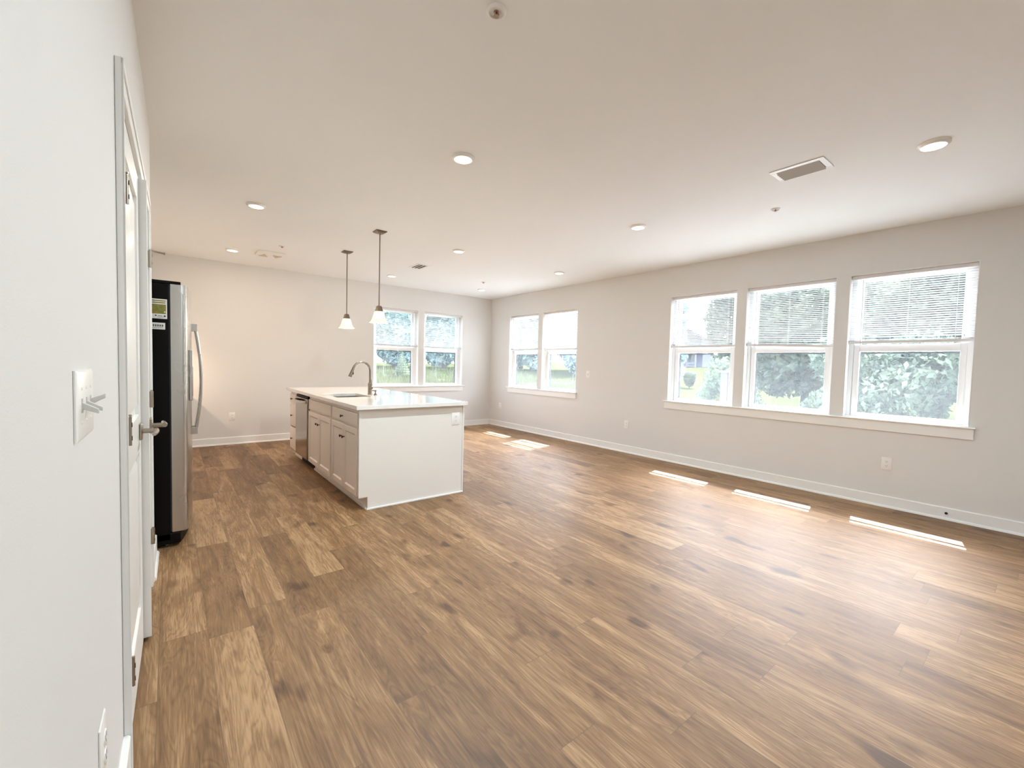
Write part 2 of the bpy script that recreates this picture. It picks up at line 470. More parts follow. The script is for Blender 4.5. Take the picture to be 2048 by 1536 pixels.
# closet lining behind the doors
clo = MB().box(-0.66, -0.64, OY0 - 0.1, LEND - 0.12, 0, 2.4).box(-0.64, -0.12, OY0 - 0.1, OY0 - 0.08, 0, 2.4).box(-0.64, -0.12, OY0 - 0.08, LEND - 0.12, 2.38, 2.4).build('wall_closet', M_WALL, smooth=False)
clo.matrix_world = LM; tag(clo, 'inside of the closet behind the double doors', 'wall', kind='structure')

# baseboards with shoe moulding
def base_profile(t=0.014, h=0.112):
    return [(0, 0), (t + 0.012, 0), (t + 0.012, 0.008), (t + 0.006, 0.019), (t, 0.021), (t, h - 0.006), (t - 0.005, h), (0, h)]
pf = base_profile()
tag(MB().prism([(RX - a, z) for a, z in pf], YB + 0.02, DY - 0.004, 'y').build('baseboard_right', M_TRIM), 'white baseboard along the window wall', 'baseboard', kind='structure')
tag(MB().prism([(DY - a, z) for a, z in pf], 0.035, RX - 0.027, 'x').build('baseboard_back', M_TRIM), 'white baseboard along the far wall', 'baseboard', kind='structure')
b = MB().prism([(a, z) for a, z in base_profile(0.016, 0.15)], YB + 0.03, 1.704, 'y').prism([(a, z) for a, z in base_profile(0.016, 0.13)], 3.202, LEND, 'y').build('baseboard_left', M_TRIM)
b.matrix_world = LM; tag(b, 'white baseboard of the near wall beside the doors', 'baseboard', kind='structure')

# ------------------------------------------------------------------ windows
# local frame: u along the wall (0..w), d outward from room face, z up
def window_unit(n, w, place, label):
    P, rz = place
    root = struct('window_%d' % n, P, rz, label, 'window')
    z0, z1 = ZO0, ZO1
    d0, d1 = 0.085, 0.160
    fw_ = 0.045
    f = MB()
    f.box(0, fw_, d0, d1, z0, z1).box(w - fw_, w, d0, d1, z0, z1).box(fw_, w - fw_, d0, d1, z1 - 0.03, z1).box(fw_, w - fw_, d0, d1, z0, z0 + 0.018)
    f.build('frame', M_VINYL, root, bevel=0.003)
    MB().box(0.0005, 0.005, 0.0005, d0, z0 + 0.006, z1 - 0.0005).box(w - 0.005, w - 0.0005, 0.0005, d0, z0 + 0.006, z1 - 0.0005).box(0.005, w - 0.005, 0.0005, d0, z1 - 0.005, z1 - 0.0005).build('jamb_liner', M_TRIM, root)
    def sash(nm, za, zb, da, db, rb, rt_):
        s = MB(); a, b_ = fw_ + 0.001, w - fw_ - 0.001; st = 0.048
        s.box(a, a + st, da, db, za, zb).box(b_ - st, b_, da, db, za, zb).box(a + st, b_ - st, da, db, za, za + rb).box(a + st, b_ - st, da, db, zb - rt_, zb)
        o = s.build(nm, M_VINYL, root, bevel=0.003)
        dm = (da + db) / 2
        g = MB().box(a + st - 0.004, b_ - st + 0.004, dm - 0.003, dm + 0.003, za + rb - 0.004, zb - rt_ + 0.004).build('glass_pane', M_GLASS, o, smooth=False)
        tag(g, 'clear window glass')
        return o
    sash('lower_sash', z0 + 0.019, 1.612, 0.088, 0.120, 0.025, 0.072)
    sash('upper_sash', 1.575, z1 - 0.031, 0.124, 0.156, 0.035, 0.035)
    a, b_ = fw_ + 0.03, w - fw_ - 0.03
    s = MB(); e = 0.0195
    s.box(a, a + e, 0.150, 0.162, z0 + 0.02, 1.535).box(b_ - e, b_, 0.150, 0.162, z0 + 0.02, 1.535)
    s.box(a + e, b_ - e, 0.150, 0.162, z0 + 0.02, z0 + 0.04).box(a + e, b_ - e, 0.150, 0.162, 1.52, 1.535)
    sf = s.build('screen_frame', M_RUBBER, root); tag(sf, 'dark frame of the insect screen')
    sm = MB().add([(a + e, 0.156, z0 + 0.04), (b_ - e, 0.156, z0 + 0.04), (b_ - e, 0.156, 1.52), (a + e, 0.156, 1.52)], [(0, 1, 2, 3)]).build('insect_screen', M_SCREEN, sf, smooth=False, recalc=False)
    tag(sm, 'fine grey insect screen')
    return root

def r_place(y0, y1): return ((RX, y1, 0), -math.pi / 2)     # u runs towards -y, d towards +x
def b_place(x0, x1): return ((x0, DY, 0), 0.0)

WINS = [('A', 'r', 'farthest window of the triple on the right wall'), ('B', 'r', 'middle window of the triple on the right wall'),
        ('C', 'r', 'window of the triple nearest the camera'), ('D', 'r', 'window of the pair beside the far room corner'),
        ('E', 'r', 'window of the pair beside the single wall switch'), ('F', 'b', 'far wall window behind the pendant and faucet'),
        ('G', 'b', 'far wall window nearer the room corner')]
place = {}
for n, (k, side, lab) in enumerate(WINS):
    a, b_ = (R_OPEN if side == 'r' else B_OPEN)[k]
    place[k] = ((r_place if side == 'r' else b_place)(a, b_), b_ - a)
    window_unit(n + 1, b_ - a, place[k][0], 'white vinyl double-hung ' + lab)

# stools and aprons
def sill(n, u0, u1, a0, a1, side, label):
    prof = [(-0.030, 0.845), (-0.036, 0.8535), (-0.030, 0.862), (0.088, 0.862), (0.088, 0.845)]
    mb = MB()
    ap = [(-0.017, 0.752), (0, 0.752), (0, 0.845), (-0.017, 0.845)]
    opens = [o for o in (R_OPEN if side == 'r' else B_OPEN).values() if o[0] > u0 and o[1] < u1]
    nose = [(-0.030, 0.845), (-0.036, 0.8535), (-0.030, 0.862), (0, 0.862), (0, 0.845)]
    if side == 'r':
        mb.prism([(RX + d, z) for d, z in nose], u0, u1, 'y').prism([(RX + d, z) for d, z in ap], a0, a1, 'y')
        for o in opens: mb.box(RX - 0.001, RX + 0.084, o[0] + 0.001, o[1] - 0.001, 0.8625, 0.867)
    else:
        mb.prism([(DY + d, z) for d, z in nose], u0, u1, 'x').prism([(DY + d, z) for d, z in ap], a0, a1, 'x')
        for o in opens: mb.box(o[0] + 0.001, o[1] - 0.001, DY - 0.001, DY + 0.084, 0.8625, 0.867)
    tag(mb.build('trim_%d' % n, M_TRIM), label, 'window sill', kind='structure')
sill(1, 0.403, 3.455, 0.412, 3.439, 'r', 'long white sill and apron under the triple window')
sill(2, 5.140, 7.130, 5.157, 7.095, 'r', 'white sill and apron under the paired windows by the corner')
sill(3, 2.855, 4.850, 2.880, 4.822, 'b', 'white sill and apron under the far wall windows')

# mini blinds
def blind(k, label, zb=1.617, tilt=24, skew=0.0):
    (P, rz), w = place[k]
    root = thing('mini_blind', label, 'window blind', P, rz, 'raised mini blinds in the windows')
    g = 0.009; d = 0.055
    MB().box(g, w - g, d - 0.020, d + 0.020, 2.286, 2.318).build('headrail', M_RAIL, root, bevel=0.002)
    def zk(u): return skew * (u / w - 0.5)
    s = MB(); t = math.radians(tilt); hw = 0.0125
    ztop = 2.270; z = ztop; i = 0
    c, sn = math.cos(t), math.sin(t)
    while z > zb + 0.045:
        f = (ztop - z) / (ztop - zb)
        dz0, dz1 = zk(0) * f, zk(w) * f
        jit = rng.uniform(-1, 1) * 0.0006
        vs = []
        for dz, u in ((dz0, g), (dz1, w - g)):
            for q, crown in ((-1, 0), (0, 0.0022), (1, 0)):
                dd = q * hw * c - crown * sn; zz = q * hw * sn + crown * c
                vs.append((u, d + dd, z + dz + zz + jit))
        s.add(vs, [(0, 1, 4, 3), (1, 2, 5, 4)])
        z -= 0.0208; i += 1
    for q in range(6):       # gathered slats above the bottom rail
        zz = zb + 0.027 + q * 0.0028
        s.add([(g, d - hw, zz + zk(0)), (w - g, d - hw, zz + zk(w)), (w - g, d + hw, zz + zk(w)), (g, d + hw, zz + zk(0))], [(0, 1, 2, 3)])
    s.build('slats', M_SLAT, root, recalc=False, ang=60)
    br = MB(); z0a, z0b = zb + zk(0), zb + zk(w)
    br.add([(g, d - 0.013, z0a), (w - g, d - 0.013, z0b), (w - g, d + 0.013, z0b), (g, d + 0.013, z0a),
            (g, d - 0.013, z0a + 0.024), (w - g, d - 0.013, z0b + 0.024), (w - g, d + 0.013, z0b + 0.024), (g, d + 0.013, z0a + 0.024)],
           [(0, 3, 2, 1), (4, 5, 6, 7), (0, 1, 5, 4), (1, 2, 6, 5), (2, 3, 7, 6), (3, 0, 4, 7)])
    br.build('bottom_rail', M_RAIL, root, bevel=0.002)
    for u in (0.14 * w, 0.5 * w, 0.86 * w):
        MB().tube([(u, d - 0.014, 2.288), (u, d - 0.014, zb + 0.01 + zk(u))], 0.0009, 6).tube([(u, d + 0.014, 2.288), (u, d + 0.014, zb + 0.01 + zk(u))], 0.0009, 6).build('ladder_cord', M_CORD, root)
    u = 0.115 * w
    MB().tube([(u, d - 0.026, 2.27), (u + 0.003, d - 0.030, 1.60)], 0.0026, 6).build('tilt_wand', M_WAND, root)
    MB().tube([(w - 0.07, d - 0.024, 2.287), (w - 0.07, d - 0.026, 1.70)], 0.0012, 6).lathe([(0.001, 0.03), (0.006, 0.0), (0.0, 0.0)], (w - 0.07, d - 0.026, 1.67), 8).build('lift_cord', M_CORD, root)
    return root
blind('A', 'white mini blind in the farthest window of the triple, bright sky behind it', 1.612, 22)
blind('B', 'white mini blind in the middle window of the triple, its bottom rail slightly tilted', 1.604, 20, -0.034)
blind('C', 'white mini blind in the triple window nearest the camera', 1.622, 30)
blind('D', 'white mini blind in the right wall window beside the room corner', 1.612, 30)
blind('E', 'almost closed white mini blind in the right wall window next to the single switch', 1.612, 42)
blind('F', 'white mini blind in the far wall window behind the pendants and faucet', 1.617, 18)
blind('G', 'white mini blind in the far wall window closer to the corner', 1.617, 20)

# ------------------------------------------------------------------ closet double doors in the left wall
cas = MB()
def casing_prof(y0, y1, z0, z1): cas.box(0.0005, 0.015, y0, y1, z0, z1)
casing_prof(1.705, OY0 - 0.004, 0, OZ + 0.062); casing_prof(OY1 + 0.004, 3.200, 0, OZ + 0.062); casing_prof(OY0 - 0.004, OY1 + 0.004, OZ, OZ + 0.062)
cas.box(0.015, 0.020, 1.705, 1.720, 0, OZ + 0.062).box(0.015, 0.020, 3.182, 3.200, 0, OZ + 0.062).box(0.015, 0.020, 1.705, 3.200, OZ + 0.046, OZ + 0.062)
cas.box(-0.115, 0.0, OY0 - 0.003, OY0 + 0.014, 0, OZ).box(-0.115, 0.0, OY1 - 0.014, OY1 + 0.003, 0, OZ).box(-0.115, 0.0, OY0 + 0.014, OY1 - 0.014, OZ - 0.014, OZ + 0.001)
co = cas.build('trim_4', M_TRIM, bevel=0.002); co.matrix_world = LM
tag(co, 'white casing around the closet double doors', 'door casing', kind='structure')

def door_leaf(n, y_hinge, y_free, ang, label, zs):
    # local frame: v runs from hinge to free edge, x out of the wall
    sgn = 1 if y_free > y_hinge else -1
    wd = abs(y_free - y_hinge)
    root = bpy.data.objects.new('door_%d' % n, None); COL.objects.link(root)
    root.matrix_world = LM @ Matrix.Translation((0.004, y_hinge, 0)) @ Matrix.Rotation(ang, 4, 'Z')
    tag(root, label, 'door', kind='structure')
    Y = lambda v: sgn * v
    z0, z1 = 0.018, 2.083
    st = 0.10
    lf = MB()
    # stiles, rails, recessed panels
    lf.box(-0.034, 0, Y(0.003), Y(st), z0, z1).box(-0.034, 0, Y(wd - st), Y(wd - 0.002), z0, z1)
    for a, b_ in ((z0, 0.22), (0.90, 1.06), (z1 - 0.11, z1)): lf.box(-0.034, 0, Y(st), Y(wd - st), a, b_)
    lf.build('leaf', M_DOOR, root, bevel=0.002)
    for a, b_ in ((0.22, 0.90), (1.06, z1 - 0.11)):
        m1 = 0.028
        x0 = -0.012
        p = MB()
        ys = [Y(st), Y(st + m1), Y(wd - st - m1), Y(wd - st)]
        p.box(-0.028, x0, ys[0], ys[3], a, b_)
        p.add([(x0, ys[1], a + m1), (x0, ys[2], a + m1), (x0, ys[2], b_ - m1), (x0, ys[1], b_ - m1),
               (x0 + 0.008, ys[1] + sgn * 0.02, a + m1 + 0.02), (x0 + 0.008, ys[2] - sgn * 0.02, a + m1 + 0.02), (x0 + 0.008, ys[2] - sgn * 0.02, b_ - m1 - 0.02), (x0 + 0.008, ys[1] + sgn * 0.02, b_ - m1 - 0.02)],
              [(4, 5, 6, 7), (0, 1, 5, 4), (1, 2, 6, 5), (2, 3, 7, 6), (3, 0, 4, 7)])
        p.build('panel', M_DOOR, root)
    # lever handle
    hz = 0.985
    yh = wd - 0.085
    rose = MB().box(0.0005, 0.011, Y(yh - 0.033), Y(yh + 0.033), hz - 0.035, hz + 0.035)
    h = rose.build('door_handle', M_NICKEL, root, bevel=0.004); tag(h, 'satin nickel lever handle')
    MB().cyl((0.011, Y(yh), hz), (0.052, Y(yh), hz), 0.0105, 20).build('spindle', M_NICKEL, h)
    MB().tube([(0.056, Y(yh + 0.013), hz), (0.058, Y(yh - 0.03), hz), (0.057, Y(yh - 0.08), hz), (0.053, Y(yh - 0.118), hz)], [0.0095, 0.0095, 0.008, 0.0075], 14).build('lever', M_NICKEL, h)
    for k, hz_ in enumerate(zs):
        hg = MB()
        hg.cyl((0.0150, Y(-0.004), hz_ - 0.045), (0.0150, Y(-0.004), hz_ + 0.045), 0.0046 if n == 1 else 0.0080, 14)
        hg.lathe([(0.0, 0.0), (0.005, 0.002), (0.0045, 0.006), (0.0, 0.008)], (0.0150, Y(-0.004), hz_ + 0.045), 12)
        hg.box(0.0005, 0.0125, Y(0.0), Y(0.0015), hz_ - 0.044, hz_ + 0.044)
        ho = hg.build('hinge', M_NICKEL, root, bevel=0.0)
        sc = MB()
        for zq in (-0.022, 0.02): sc.box(0.0185, 0.0205 if n == 1 else 0.0236, Y(-0.0065), Y(-0.0015), hz_ + zq - 0.007, hz_ + zq + 0.007)
        sc.build('screw', M_DARK, ho)
        if n == 2 and k == 0:
            MB().tube([(0.017, Y(-0.004), hz_ + 0.05), (0.035, Y(-0.02), hz_ + 0.047), (0.075, Y(-0.02), hz_ + 0.043)], 0.0045, 10).cyl((0.073, Y(-0.02), hz_ + 0.043), (0.079, Y(-0.02), hz_ + 0.043), 0.007, 12).build('hinge_stop', M_NICKEL, root)
    return root
door_leaf(1, OY0 + 0.018, 2.515, 0.0, 'white panelled closet door leaf nearest the camera, shut', (1.814, 1.073, 0.300))
door_leaf(2, OY1 - 0.018, 2.525, math.radians(2.9), 'white panelled closet door leaf next to the refrigerator, slightly ajar', (1.839, 1.070, 0.300))

# ------------------------------------------------------------------ wall plates
# local frame of a plate: x across, y out of the wall, z up (centre of plate at 0)
def plate_mesh(w, h, t=0.006):
    m = MB()
    a, b_ = w / 2, h / 2; c = 0.006
    o = [(-a, -b_), (a, -b_), (a, b_), (-a, b_)]; i = [(-a + c, -b_ + c), (a - c, -b_ + c), (a - c, b_ - c), (-a + c, b_ - c)]
    vs = [(x, 0.0005, z) for x, z in o] + [(x, t * 0.5, z) for x, z in o] + [(x, t, z) for x, z in i]
    fs = [(3, 2, 1, 0), (8, 9, 10, 11)]
    for q in range(4):
        r = (q + 1) % 4
        fs += [(q, r, 4 + r, 4 + q), (4 + q, 4 + r, 8 + r, 8 + q)]
    return m.add(vs, fs)
def outlet(loc, rz, label, w=0.080, h=0.124):
    root = thing('wall_outlet', label, 'electrical outlet', loc, rz, 'duplex wall outlets')
    plate_mesh(w, h).build('cover_plate', M_PLASTIC, root)
    for zc in (0.0205, -0.0205):
        f = MB()
        pts = []
        for k in range(24):
            a = 2 * math.pi * k / 24
            pts.append((0.0172 * math.cos(a), zc + max(-0.0135, min(0.0135, 0.0172 * math.sin(a)))))
        f.prism(pts, 0.0055, 0.0080, 'y')
        fo = f.build('receptacle', M_PLASTIC, root)
        MB().box(-0.0078, -0.0055, 0.0078, 0.0084, zc - 0.001, zc + 0.008).box(0.0055, 0.0078, 0.0078, 0.0084, zc + 0.000, zc + 0.007).cyl((0, 0.0078, zc - 0.0075), (0, 0.0084, zc - 0.0075), 0.0027, 10).build('slots', M_SLOT, fo)
    MB().cyl((0, 0.006, 0), (0, 0.0072, 0), 0.0032, 10).build('screw', M_PLASTIC, root)
    return root
RZ_R = math.pi / 2           # +y of the plate points to -x (into the room)
outlet((RX, 7.356, 0.441), RZ_R, 'white outlet low on the right wall beside the room corner')
outlet((RX, 4.081, 0.436), RZ_R, 'white outlet low on the right wall between the paired and triple windows')
outlet((RX, 0.983, 0.430), RZ_R, 'white outlet low under the triple window nearest the camera')
outlet((0.728, DY, 0.424), math.pi, 'white outlet low on the far wall between refrigerator and island')
outlet((2.237, 3.7095, 0.760), math.pi, 'white outlet near the top of the island end panel', 0.088, 0.126)
outlet(lw(0, 1.262, 0.445), -math.pi / 2 + LROT, 'white outlet low on the near wall below the light switches')

def switch(loc, rz, label, gangs, ups, w, h=0.124):
    root = thing('light_switch', label, 'light switch', loc, rz)
    plate_mesh(w, h).build('cover_plate', M_PLASTIC, root)
    for q in range(gangs):
        xc = (q - (gangs - 1) / 2) * 0.046
        MB().box(xc - 0.0055, xc + 0.0055, 0.0055, 0.0072, -0.0125, 0.0125).build('toggle_collar', M_TOGGLE, root)
        s = 1 if ups[q] else -1
        t = MB(); L = 0.024 if gangs > 1 else 0.014
        dy, dz = L * 0.90, L * 0.45 * s
        t.add([(xc - 0.004, 0.006, -0.006), (xc + 0.004, 0.006, -0.006), (xc + 0.004, 0.006, 0.006), (xc - 0.004, 0.006, 0.006),
               (xc - 0.0033, 0.006 + dy, dz - 0.004), (xc + 0.0033, 0.006 + dy, dz - 0.004), (xc + 0.0033, 0.006 + dy, dz + 0.004), (xc - 0.0033, 0.006 + dy, dz + 0.004)],
              [(0, 3, 2, 1), (4, 5, 6, 7), (0, 1, 5, 4), (1, 2, 6, 5), (2, 3, 7, 6), (3, 0, 4, 7)])
        t.build('toggle', M_TOGGLE, root, bevel=0.001)
        for zc in (0.030, -0.030):
            MB().cyl((xc, 0.0055, zc), (xc, 0.0068, zc), 0.0030, 10).build('screw', M_PLASTIC, root)
    return root
switch((RX, 4.895, 1.189), RZ_R, 'single white light switch on the right wall beside the paired windows', 1, (False,), 0.078)
switch(lw(0, 1.105, 1.218), -math.pi / 2 + LROT, 'white plate with three toggle switches on the near left wall', 3, (True, False, False), 0.168)

# small door stop on the right baseboard
ds = MB().cyl((RX - 0.0145, 0.546, 0.062), (RX - 0.018, 0.546, 0.062), 0.011, 18).cyl((RX - 0.018, 0.546, 0.062), (RX - 0.032, 0.546, 0.062), 0.008, 16)
tag(ds.build('cable_stub', M_BRONZE, at=(RX - 0.0145, 0.546, 0.062)), 'small bronze stub sticking out of the right baseboard', 'door stop')

# ------------------------------------------------------------------ ceiling fixtures
def disc_light(loc, label, power, col=(0.80, 0.935, 1.0)):
    root = thing('disc_light', label, 'ceiling light', loc, 0, 'flush disc lights on the ceiling')
    MB().lathe([(0.0, 0.0), (0.079, 0.0), (0.079, -0.008), (0.070, -0.017), (0.061, -0.019), (0.059, -0.0145)], (0, 0, 0), 40).build('trim_ring', M_PLASTIC, root)
    MB().lathe([(0.0595, -0.0150), (0.055, -0.0185), (0.030, -0.0215), (0.0, -0.0225)], (0, 0, 0), 40).build('lens', M_LENS, root)
    ld = bpy.data.lights.new('disc_lamp', 'AREA'); ld.shape = 'DISK'; ld.size = 0.10; ld.energy = power; ld.color = col
    lo = bpy.data.objects.new('disc_lamp', ld); COL.objects.link(lo); lo.parent = root; lo.location = (0, 0, -0.026)
    return root
DL = [((3.703, 0.53), 'round flush ceiling light beside the large louvered vent, nearest the camera'),
      ((1.60, 2.62), 'round flush ceiling light in the open between camera and pendants'),
      ((0.635, 4.69), 'round flush ceiling light over the aisle between refrigerator and island'),
      ((0.65, 6.80), 'round flush ceiling light beside the rounded cover by the far kitchen wall'),
      ((2.868, 6.865), 'round flush ceiling light just past the small vent, close to the far wall'),
      ((2.862, 4.75), 'round flush ceiling light between the taller pendant and the small vent'),
      ((3.705, 2.68), 'round flush ceiling light in front of the farthest triple window'),
      ((4.65, 4.76), 'round flush ceiling light near the bare wall between the window groups'),
      ((4.662, 6.86), 'round flush ceiling light nearest the far room corner')]
# lights added out of view on the same grid to brighten the near end
DL += [((1.60, 0.53), 'unseen ceiling light added close to the camera to brighten the near wall'),
       ((1.60, -1.55), 'unseen ceiling light added at the rear end of the room, by the near wall'),
       ((3.70, -1.55), 'unseen ceiling light added at the rear end of the room, by the window wall')]
KW = {0: 0.08, 1: 2.2, 2: 0.50, 3: 0.25, 4: 0.06, 5: 0.12, 6: 0.12, 7: 0.08, 8: 0.06, 9: 1.65, 10: 1.5, 11: 0.08}
WARM = (1.0, 0.83, 0.66)
for k, ((x, y), lab) in enumerate(DL): disc_light((x, y, H), lab, LAMP_W * KW.get(k, 1.0), WARM if k in (2, 3) else (0.80, 0.935, 1.0))

def vent(name, x0, x1, y0, y1, label, nsl, dark):
    root = thing(name, label, 'ceiling vent', ((x0 + x1) / 2, (y0 + y1) / 2, H), 0, 'air vents in the ceiling')
    a, b_ = (x1 - x0) / 2, (y1 - y0) / 2; e = 0.035
    MB().box(-a, -a + e, -b_, b_, -0.006, -0.0005).box(a - e, a, -b_, b_, -0.006, -0.0005).box(-a + e, a - e, -b_, -b_ + e, -0.006, -0.0005).box(-a + e, a - e, b_ - e, b_, -0.006, -0.0005).build('frame', M_PLASTIC, root, bevel=0.002)
    MB().box(-a + e * 0.5, a - e * 0.5, -b_ + e * 0.5, b_ - e * 0.5, -0.0022, -0.0012).build('duct', M_DARK, root)
    wI = 2 * (a - e)
    for q in range(nsl):
        xc = -a + e + wI * (q + 0.5) / nsl
        hw = wI / nsl * (0.46 if not dark else 0.27)
        za, zc_ = (-0.0030, -0.017) if not dark else (-0.0110, -0.0055)
        s = MB().add([(xc - hw, -b_ + e, za), (xc - hw, b_ - e, za), (xc + hw, b_ - e, zc_), (xc + hw, -b_ + e, zc_),
                      (xc - hw, -b_ + e, za - 0.0014), (xc - hw, b_ - e, za - 0.0014), (xc + hw, b_ - e, zc_ - 0.0014), (xc + hw, -b_ + e, zc_ - 0.0014)],
                     [(0, 1, 2, 3), (7, 6, 5, 4), (0, 4, 5, 1), (1, 5, 6, 2), (2, 6, 7, 3), (3, 7, 4, 0)])
        s.build('louver', M_LOUVER if not dark else M_PLASTIC, root, smooth=False)
    return root
vent('ceiling_vent', 3.385, 3.605, 1.015, 1.345, 'large white ceiling vent with grey louvers beside the nearest light', 5, False)
vent('ceiling_vent', 2.800, 3.020, 5.770, 6.100, 'small white ceiling vent with dark slots beyond the pendants', 3, True)

def sprinkler(loc, label, r=0.038):
    root = thing('fire_sprinkler', label, 'sprinkler', loc, 0, 'fire sprinkler heads in the ceiling')
    MB().lathe([(0.0, -0.0005), (r, -0.0005), (r, -0.004), (r * 0.80, -0.011), (r * 0.68, -0.011), (r * 0.62, -0.003), (0.0, -0.003)], (0, 0, 0), 32).build('escutcheon', M_PLASTIC, root)
    MB().cyl((0, 0, -0.003), (0, 0, -0.006), 0.009, 16).build('body', M_NICKEL, root)
    for s in (-1, 1):
        MB().tube([(s * 0.009, 0, -0.005), (s * 0.012, 0, -0.012), (s * 0.004, 0, -0.021)], 0.0022, 8).build('frame_arm', M_NICKEL, root)
    MB().cyl((0, 0, -0.006), (0, 0, -0.021), 0.0042, 12).build('glass_bulb', M_RED, root)
    MB().cyl((0, 0, -0.021), (0, 0, -0.0225), 0.011, 20).build('deflector', M_NICKEL, root)
    return root
sprinkler((1.044, 1.475, H), 'white ringed sprinkler head with red bulb right above the camera end of the room', 0.042)
sprinkler((4.179, 1.593, H), 'white sprinkler head on the ceiling between large vent and triple window')
sprinkler((4.261, 6.224, H), 'white sprinkler head on the ceiling near the far corner light')
sprinkler((1.113, 6.13, H), 'small sprinkler head on the ceiling beside the rounded grille cover')

cv = thing('ceiling_fan_cover', 'white rounded ceiling cover with two beige grilles near the far kitchen wall', 'exhaust cover', (1.075, 6.72, H))
pts = []
for k in range(48):
    a = 2 * math.pi * k / 48
    p = 6; q = 1 / ((abs(math.cos(a)) ** p + abs(math.sin(a)) ** p) ** (1 / p))
    pts.append((math.cos(a) * q, math.sin(a) * q))
c = MB(); prof = [(1.0, -0.0005), (1.0, -0.012), (0.9, -0.024), (0.0, -0.027)]
vs = []; fs = []
for s, z in prof:
    vs += [(x * 0.165 * s, y * 0.20 * s, z) for x, y in pts]
for i in range(3):
    for k in range(48):
        fs.append((i * 48 + k, i * 48 + (k + 1) % 48, (i + 1) * 48 + (k + 1) % 48, (i + 1) * 48 + k))
c.add(vs, fs).build('housing', M_PLASTIC, cv)
for xc, q in ((-0.075, 1), (0.075, -1)):
    MB().prism([(xc, -0.075 * q), (xc + 0.055, 0.075 * q), (xc - 0.055, 0.075 * q)], -0.0298, -0.0255, 'z').build('grille', M_GRILLE, cv)

# ------------------------------------------------------------------ pendants
def pendant(x, y, label):
    root = thing('pendant_light', label, 'pendant light', (x, y, H), 0, 'glass pendants over the island')
    cn = MB().add([(-0.06, -0.06, -0.0005), (0.06, -0.06, -0.0005), (0.06, 0.06, -0.0005), (-0.06, 0.06, -0.0005),
                   (-0.06, -0.06, -0.008), (0.06, -0.06, -0.008), (0.06, 0.06, -0.008), (-0.06, 0.06, -0.008),
                   (-0.03, -0.03, -0.024), (0.03, -0.03, -0.024), (0.03, 0.03, -0.024), (-0.03, 0.03, -0.024)],
                  [(3, 2, 1, 0), (8, 9, 10, 11)] + [f for q in range(4) for f in ((q, (q + 1) % 4, 4 + (q + 1) % 4, 4 + q), (4 + q, 4 + (q + 1) % 4, 8 + (q + 1) % 4, 8 + q))])
    cn.build('canopy', M_ROD, root, bevel=0.002)
    MB().cyl((0, 0, -0.024), (0, 0, -0.815), 0.0062, 14).build('rod', M_ROD, root)
    MB().lathe([(0.0, -0.812), (0.022, -0.812), (0.028, -0.825), (0.037, -0.862), (0.040, -0.872), (0.0, -0.872)], (0, 0, 0), 40, 0.35).build('socket_cap', M_ROD, root)
    prof = [(0.040, -0.873), (0.046, -0.885), (0.055, -0.915), (0.065, -0.950), (0.078, -0.980), (0.092, -0.996)]
    inner = [(r - 0.004, z) for r, z in reversed(prof)]
    MB().lathe(prof + inner, (0, 0, 0), 48, 0.18).build('glass_shade', M_SHADE, root)
    bl = MB().lathe([(0.0, -0.973), (0.014, -0.970), (0.024, -0.955), (0.027, -0.940), (0.022, -0.920), (0.012, -0.900), (0.012, -0.873)], (0, 0, 0), 20).build('light_bulb', M_BULB, root)
    ld = bpy.data.lights.new('pendant_lamp', 'POINT'); ld.energy = 16.5; ld.color = (1.0, 0.86, 0.70); ld.shadow_soft_size = 0.03
    lo = bpy.data.objects.new('pendant_lamp', ld); COL.objects.link(lo); lo.parent = root; lo.location = (0, 0, -1.060)
    return root
pendant(1.820, 5.820, 'glass bell pendant over the island, farther one above the sink end')
pendant(1.812, 4.675, 'glass bell pendant over the island, nearer one with its rod before the window')

# ------------------------------------------------------------------ island
FX = 1.270     # face of doors and drawers
def shaker_front(mb, y0, y1, z0, z1, x=FX, t=0.019, rail=0.052, raised=True):
    mb.box(x, x + t, y0, y0 + rail, z0, z1).box(x, x + t, y1 - rail, y1, z0, z1).box(x, x + t, y0 + rail, y1 - rail, z0, z0 + rail).box(x, x + t, y0 + rail, y1 - rail, z1 - rail, z1)
    xi = x + 0.009; r = rail; b = 0.010
    ya, yb, za, zb = y0 + r, y1 - r, z0 + r, z1 - r
    mb.add([(x + 0.001, ya, za), (x + 0.001, yb, za), (x + 0.001, yb, zb), (x + 0.001, ya, zb), (xi, ya + b, za + b), (xi, yb - b, za + b), (xi, yb - b, zb - b), (xi, ya + b, zb - b)],
           [(4, 5, 6, 7), (0, 1, 5, 4), (1, 2, 6, 5), (2, 3, 7, 6), (3, 0, 4, 7)])
    return mb
def slab_front(mb, y0, y1, z0, z1, x=FX, t=0.019, b=0.018):
    mb.box(x + 0.006, x + t, y0, y1, z0, z1)
    mb.add([(x + 0.006, y0, z0), (x + 0.006, y1, z0), (x + 0.006, y1, z1), (x + 0.006, y0, z1), (x, y0 + b, z0 + b), (x, y1 - b, z0 + b), (x, y1 - b, z1 - b), (x, y0 + b, z1 - b)],
           [(4, 5, 6, 7), (0, 1, 5, 4), (1, 2, 6, 5), (2, 3, 7, 6), (3, 0, 4, 7)])
    return mb
